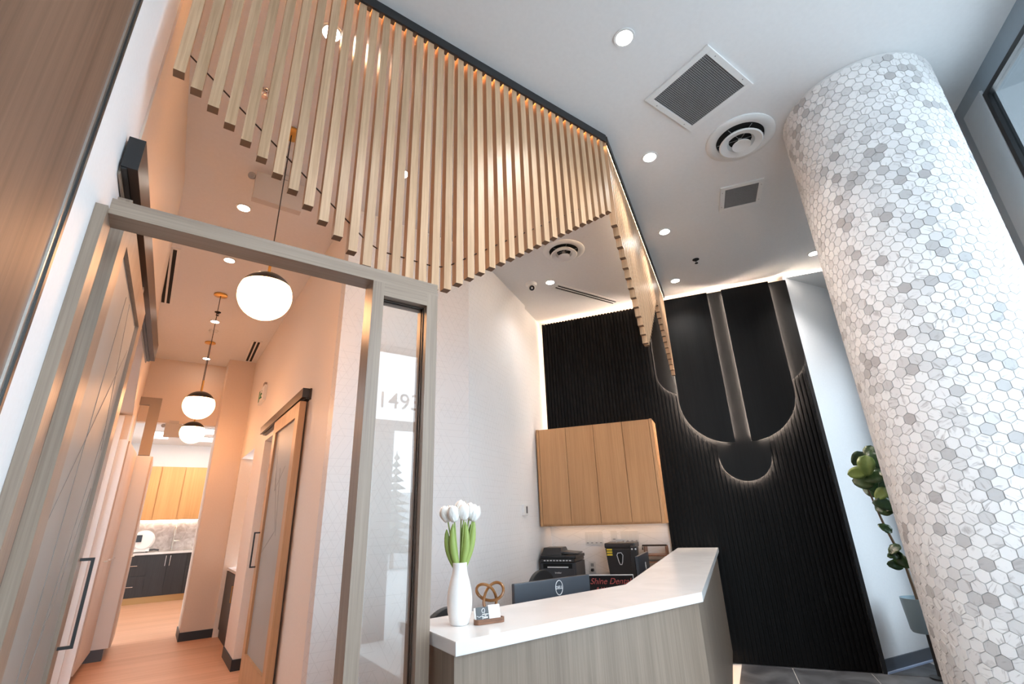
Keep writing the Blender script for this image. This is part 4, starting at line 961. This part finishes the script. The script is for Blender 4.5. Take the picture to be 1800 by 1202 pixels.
# shredder
sh = thing('paper_shredder', tuple(bp(2.07, BZ, .2)), 'tall black paper shredder bin with yellow warning labels', 'shredder')
MB().hexa([bp(1.945, BZ, .30), bp(1.945, BZ, .08), bp(2.195, BZ, .08), bp(2.195, BZ, .30), bp(1.915, 1.02, .31), bp(1.915, 1.02, .07), bp(2.22, 1.02, .07), bp(2.22, 1.02, .31)]).build('bin', m_blackp, sh, bevel=.012)
PB(MB(), 1.91, 2.225, .06, .32, 1.02, 1.07).build('head', m_blackp, sh, bevel=.016)
MB().tube([bp(2.12, 1.068, .2), bp(2.12, 1.092, .2), bp(2.03, 1.092, .2), bp(2.03, 1.068, .2)], .009, 6).build('carry_handle', m_vent, sh)
hp = [(2.105, .955), (2.095, .975), (2.06, .978), (2.045, .955), (2.055, .89), (2.065, .868), (2.08, .868), (2.09, .89)]
MB().oprism(hp, BR-NB*.306, BW, Z, -NB, 0, .003).build('window', m_void, sh); MB().tube([bp(p[0], p[1], .311) for p in hp], .004, 5, True).build('window_rim', m_silver, sh)
for z0, z1 in ((1.0, 1.015), (.975, .992), (.952, .967)): PB(MB(), 2.15, 2.205, .3085, .3125, z0, z1).build('warning_label', m_yellow, sh)
# organiser rack, card terminal
ra = thing('desk_organiser', tuple(bp(1.72, BZ, .12)), 'brown wood paper organiser with dark metal top bar', 'organiser')
for z0 in (.76, .82, .88, .94): PB(MB(), 1.62, 1.84, .03, .26, z0, z0+.012).build('shelf', m_walnut, ra)
for a in (1.62, 1.83): PB(MB(), a, a+.01, .03, .25, BZ, 1.03).build('side_panel', m_walnut, ra)
MB().tube([bp(1.61, 1.04, .25), bp(1.85, 1.04, .25), bp(1.85, 1.0, .25)], .008, 6).build('bar', m_dark_rail, ra)
te = thing('desk_stand', tuple(bp(1.885, BZ, .42)), 'small black desk stand with two silver knobs beside the shredder', 'desk stand')
MB().hexa([bp(1.87, BZ, .46), bp(1.87, BZ, .40), bp(1.95, BZ, .40), bp(1.95, BZ, .46), bp(1.88, 1.045, .44), bp(1.88, 1.045, .41), bp(1.94, 1.045, .41), bp(1.94, 1.045, .44)]).build('body', m_blackp, te, bevel=.004)
for s_ in (1.89, 1.925): MB().lathe([(0, 0), (.008, 0), (.008, .008), (0, .01)], bp(s_, 1.02, .445), 10, -NB).build('knob', m_silver, te)
# switch plates, outlet, thermostat
def switch_plate(s0, s1, z0, z1, n, label):
    t = thing('switch_plate', tuple(bp((s0+s1)/2, z0, -.07)), label, 'switch plate', 'switch plates under the cupboard')
    MB().obox(BR, BW, -NB, Z, s0, s1, -.069, -.062, z0, z1).build('plate', m_vent, t, bevel=.002)
    w = (s1-s0)/n
    for k in range(n):
        r = MB().obox(BR, BW, -NB, Z, s0+w*(k+.25), s0+w*(k+.75), -.0615, -.056, z0+.03, z1-.02).build('rocker', m_vent, t)
        MB().obox(BR, BW, -NB, Z, s0+w*(k+.3), s0+w*(k+.7), -.0615, -.0565, z0+.016, z0+.024).build('slider', m_mesh, t)
switch_plate(2.315, 2.515, 1.035, 1.17, 4, 'four-gang white switch plate left of the shredder')
switch_plate(2.155, 2.225, 1.07, 1.175, 1, 'single white switch plate above the shredder')
switch_plate(1.925, 2.115, 1.05, 1.17, 4, 'four-gang white switch plate right of the shredder')
ou = thing('wall_outlet', tuple(bp(2.46, .75, -.07)), 'white wall outlet between printer and shredder', 'outlet')
MB().obox(BR, BW, -NB, Z, 2.42, 2.50, -.069, -.062, .745, .865).build('plate', m_vent, ou, bevel=.002)
for z0 in (.765, .815): MB().obox(BR, BW, -NB, Z, 2.443, 2.477, -.0615, -.058, z0, z0+.032).build('socket', m_mesh, ou)
MB().lathe([(0, 0), (.016, 0), (.014, .03), (0, .03)], bp(2.46, .78, -.058), 12, -NB).build('plug', m_blackp, ou)
th = thing('thermostat', tuple(B0+BD*1.21+Z*1.36), 'small white thermostat on the white wall left of the oak cupboard', 'thermostat')
MB().obox(B0, BD, -BN, Z, 1.15, 1.26, .0005, .022, 1.365, 1.465).build('case', m_vent, th, bevel=.004); MB().obox(B0, BD, -BN, Z, 1.21, 1.245, .0221, .023, 1.385, 1.45).build('screen', m_greyp, th)
# office chairs behind the desk
def chair(x, y, ang, wd, zt, label):
    t = thing('office_chair', (x, y, 0), label, 'chair', 'black office chairs behind the desk')
    c, s_ = math.cos(ang), math.sin(ang); u = Vector((c, s_, 0)); n = Vector((-s_, c, 0)); o = Vector((x, y, 0))
    pts = []
    hw = wd/2
    for k in range(25):
        a = PI*k/24; pts.append((hw*math.cos(a), zt-.16+.16*math.sin(a)))
    pts += [(-hw*.9, zt-.38), (-hw*.6, zt-.44), (hw*.6, zt-.44), (hw*.9, zt-.38)]
    MB().oprism(pts, o+n*.2, u, Z, n, 0, .035).build('backrest', m_blackp, t, bevel=.008)
    MB().oprism([(p[0], p[1]) for p in stad(.25, .21)], o+Z*.44, u, n, Z, 0, .07).build('seat', m_blackp, t, bevel=.012)
    MB().obox(o, u, n, Z, -.03, .03, .19, .22, .40, zt-.38).build('back_bracket', m_greyp, t)
    MB().lathe([(0, .08), (.03, .08), (.025, .44), (0, .44)], o, 14).build('gas_lift', m_greyp, t)
    for k in range(5):
        a = 2*PI*k/5+.3; e = o+Vector((math.cos(a), math.sin(a), 0))*.28
        MB().tube([o+Z*.10, e+Z*.07], [.022, .014], 6).build('leg', m_greyp, t); MB().lathe([(0, -.012), (.028, -.012), (.028, .012), (0, .012)], e+Z*.029, 12, (math.sin(a), -math.cos(a), 0)).build('castor', m_black, t)
chair(1.343, 2.14, math.radians(26), .44, .95, 'black office chair showing behind the vase')
chair(2.70, 3.12, .35, .40, .945, 'black office chair top showing above the front monitor')
# ------------------------------------------------------------------ fig plant by the right wall
pl = thing('fig_plant', (5.453, 1.731, .0), 'fiddle leaf fig with glossy green leaves half hidden by the column', 'plant')
px_, py_ = 5.453, 1.731
zb_, zt_ = 0.334, 0.593
MB().lathe([(0, zb_), (.098, zb_), (.108, zb_+.02), (.126, zt_), (.116, zt_), (.112, zt_-.03), (0, zt_-.03)], (px_, py_, 0), 28).build('shadow_pot', m_shadowpot, pl, True)  # placed and coloured to stand in for a shadow on the wall
MB().lathe([(0, 0), (.08, 0), (.08, .012), (.022, .02), (.022, zb_), (0, zb_)], (px_+.02, py_-.0, 0), 20).build('stand', m_black, pl, True)
MB().tube([(px_, py_, zt_-.03), (px_-.02, py_+.01, .85), (px_-.10, py_+.06, 1.2), (px_-.16, py_+.10, 1.6)], [.014, .012, .01, .006], 8).build('trunk', m_bark, pl, True)
FIG = [((5.187, 1.738, 1.687), 0.19, 1.70, 1), ((5.218, 1.800, 1.755), 0.15, 2.30, 0), ((5.206, 1.836, 1.631), 0.16, 3.05, 1), ((5.262, 1.825, 1.555), 0.19, 3.30, 0), ((5.309, 1.684, 1.746), 0.20, 1.50, 0), ((5.245, 1.721, 1.587), 0.18, 2.80, 0), ((5.317, 1.659, 1.663), 0.20, 1.20, 0), ((5.344, 1.738, 1.811), 0.14, 1.90, 0), ((5.343, 1.743, 1.490), 0.20, 3.50, 0), ((5.369, 1.823, 1.475), 0.15, 3.90, 0), ((5.381, 1.623, 1.814), 0.20, 1.00, 0), ((5.288, 1.584, 1.615), 0.22, 0.50, 0), ((5.321, 1.646, 1.499), 0.20, -0.30, 0), ((5.249, 1.708, 1.439), 0.14, 2.50, 1), ((5.248, 1.711, 1.357), 0.16, 3.30, 0), ((5.309, 1.685, 1.418), 0.17, 1.20, 0), ((5.292, 1.738, 1.310), 0.15, 3.50, 0), ((5.317, 1.659, 1.331), 0.20, 0.20, 0), ((5.236, 1.747, 1.156), 0.11, 3.90, 0), ((5.243, 1.727, 0.987), 0.12, 2.20, 0), ((5.239, 1.738, 0.938), 0.11, 3.00, 0), ((5.283, 1.764, 0.862), 0.12, 3.20, 0), ((5.252, 1.700, 0.899), 0.15, 0.80, 0)]
random.seed(3)
def fig_face(c, ln, ang, mat, tip=.3):
    # a broad leaf whose face looks out into the lobby; ang turns it in its own plane
    c = Vector(c); n = (Vector((0, 0, H))-c).normalized(); n = (n+Vector((random.uniform(-.45, .45), random.uniform(-.45, .45), random.uniform(-.1, .6)))).normalized()
    u = n.cross(Z).normalized(); v = u.cross(n); d = u*math.cos(ang)+v*math.sin(ang); e = n.cross(d); bm = MB(); rows = []
    for i in range(10):
        q = i/9; w = ln*.34*(.18+math.sin(PI*min(1, q*.93+.03))**.7*(.62+.5*q))*(.12 if i == 9 else 1); w = ln*.02 if i == 0 else w
        m = c+d*(ln*(q-.5))-n*(tip*ln*(q-.4)**2)
        rows.append([bm.b.verts.new(m+e*(w*j)+n*(.16*w*abs(j)+.004*math.sin(i*2.1+j*3))) for j in (-1, -.5, 0, .5, 1)])
    for A, B_ in zip(rows, rows[1:]):
        for j in range(4): bm.b.faces.new((A[j], A[j+1], B_[j+1], B_[j]))
    ob = bm.build('leaf', mat, pl, True); sm = ob.modifiers.new('thickness', 'SOLIDIFY'); sm.thickness = .002
for c, ln, a, k in FIG: fig_face(c, ln, a, (m_leaf2, m_leaf3)[k])
# a fir across the street, mirrored in the glass sidelight
ft_ = thing('fir_tree', (6.75, -13.2, -.12), 'dark fir tree across the street outside', 'tree')
MB().tube([(6.75, -13.2, -.12), (6.75, -13.2, 3.75)], [.08, .02], 8).build('trunk', m_bark, ft_)
fb = MB(); random.seed(5)
for k in range(13):
    zz = .5+k*.25; rr1 = .85*(1-k/14)
    for j in range(9):
        a = 2*PI*j/9+k*.7; l = rr1*(.75+.4*random.random()); d = Vector((math.cos(a), math.sin(a), 0)); sdv = Vector((-d.y, d.x, 0)); o = Vector((6.75, -13.2, zz))
        v = [fb.b.verts.new(q) for q in (o+Z*.16, o+d*l*.6+sdv*.22*l, o+d*l-Z*.18*l, o+d*l*.6-sdv*.22*l, o-Z*.12)]
        fb.b.faces.new((v[0], v[1], v[2])); fb.b.faces.new((v[0], v[2], v[3])); fb.b.faces.new((v[4], v[2], v[1])); fb.b.faces.new((v[4], v[3], v[2]))
stuff(fb.build('foliage', m_fir, ft_))

# low building across the street, seen only as a reflection in the glass sidelight
lb = thing('building', (7.0, -16.5, -.12), 'low grey building across the street outside', 'building')
MB().box(1.5, 13, -17.8, -15.5, -.12, 2.25).build('wall', m_ground, lb)
MB().box(1.3, 13.2, -18, -15.3, 2.25, 2.42).build('parapet', m_lgrey, lb)
for k in range(5): MB().box(2.2+k*2.1, 3.5+k*2.1, -15.5, -15.46, .6, 1.8).build('window', m_greyp, lb)
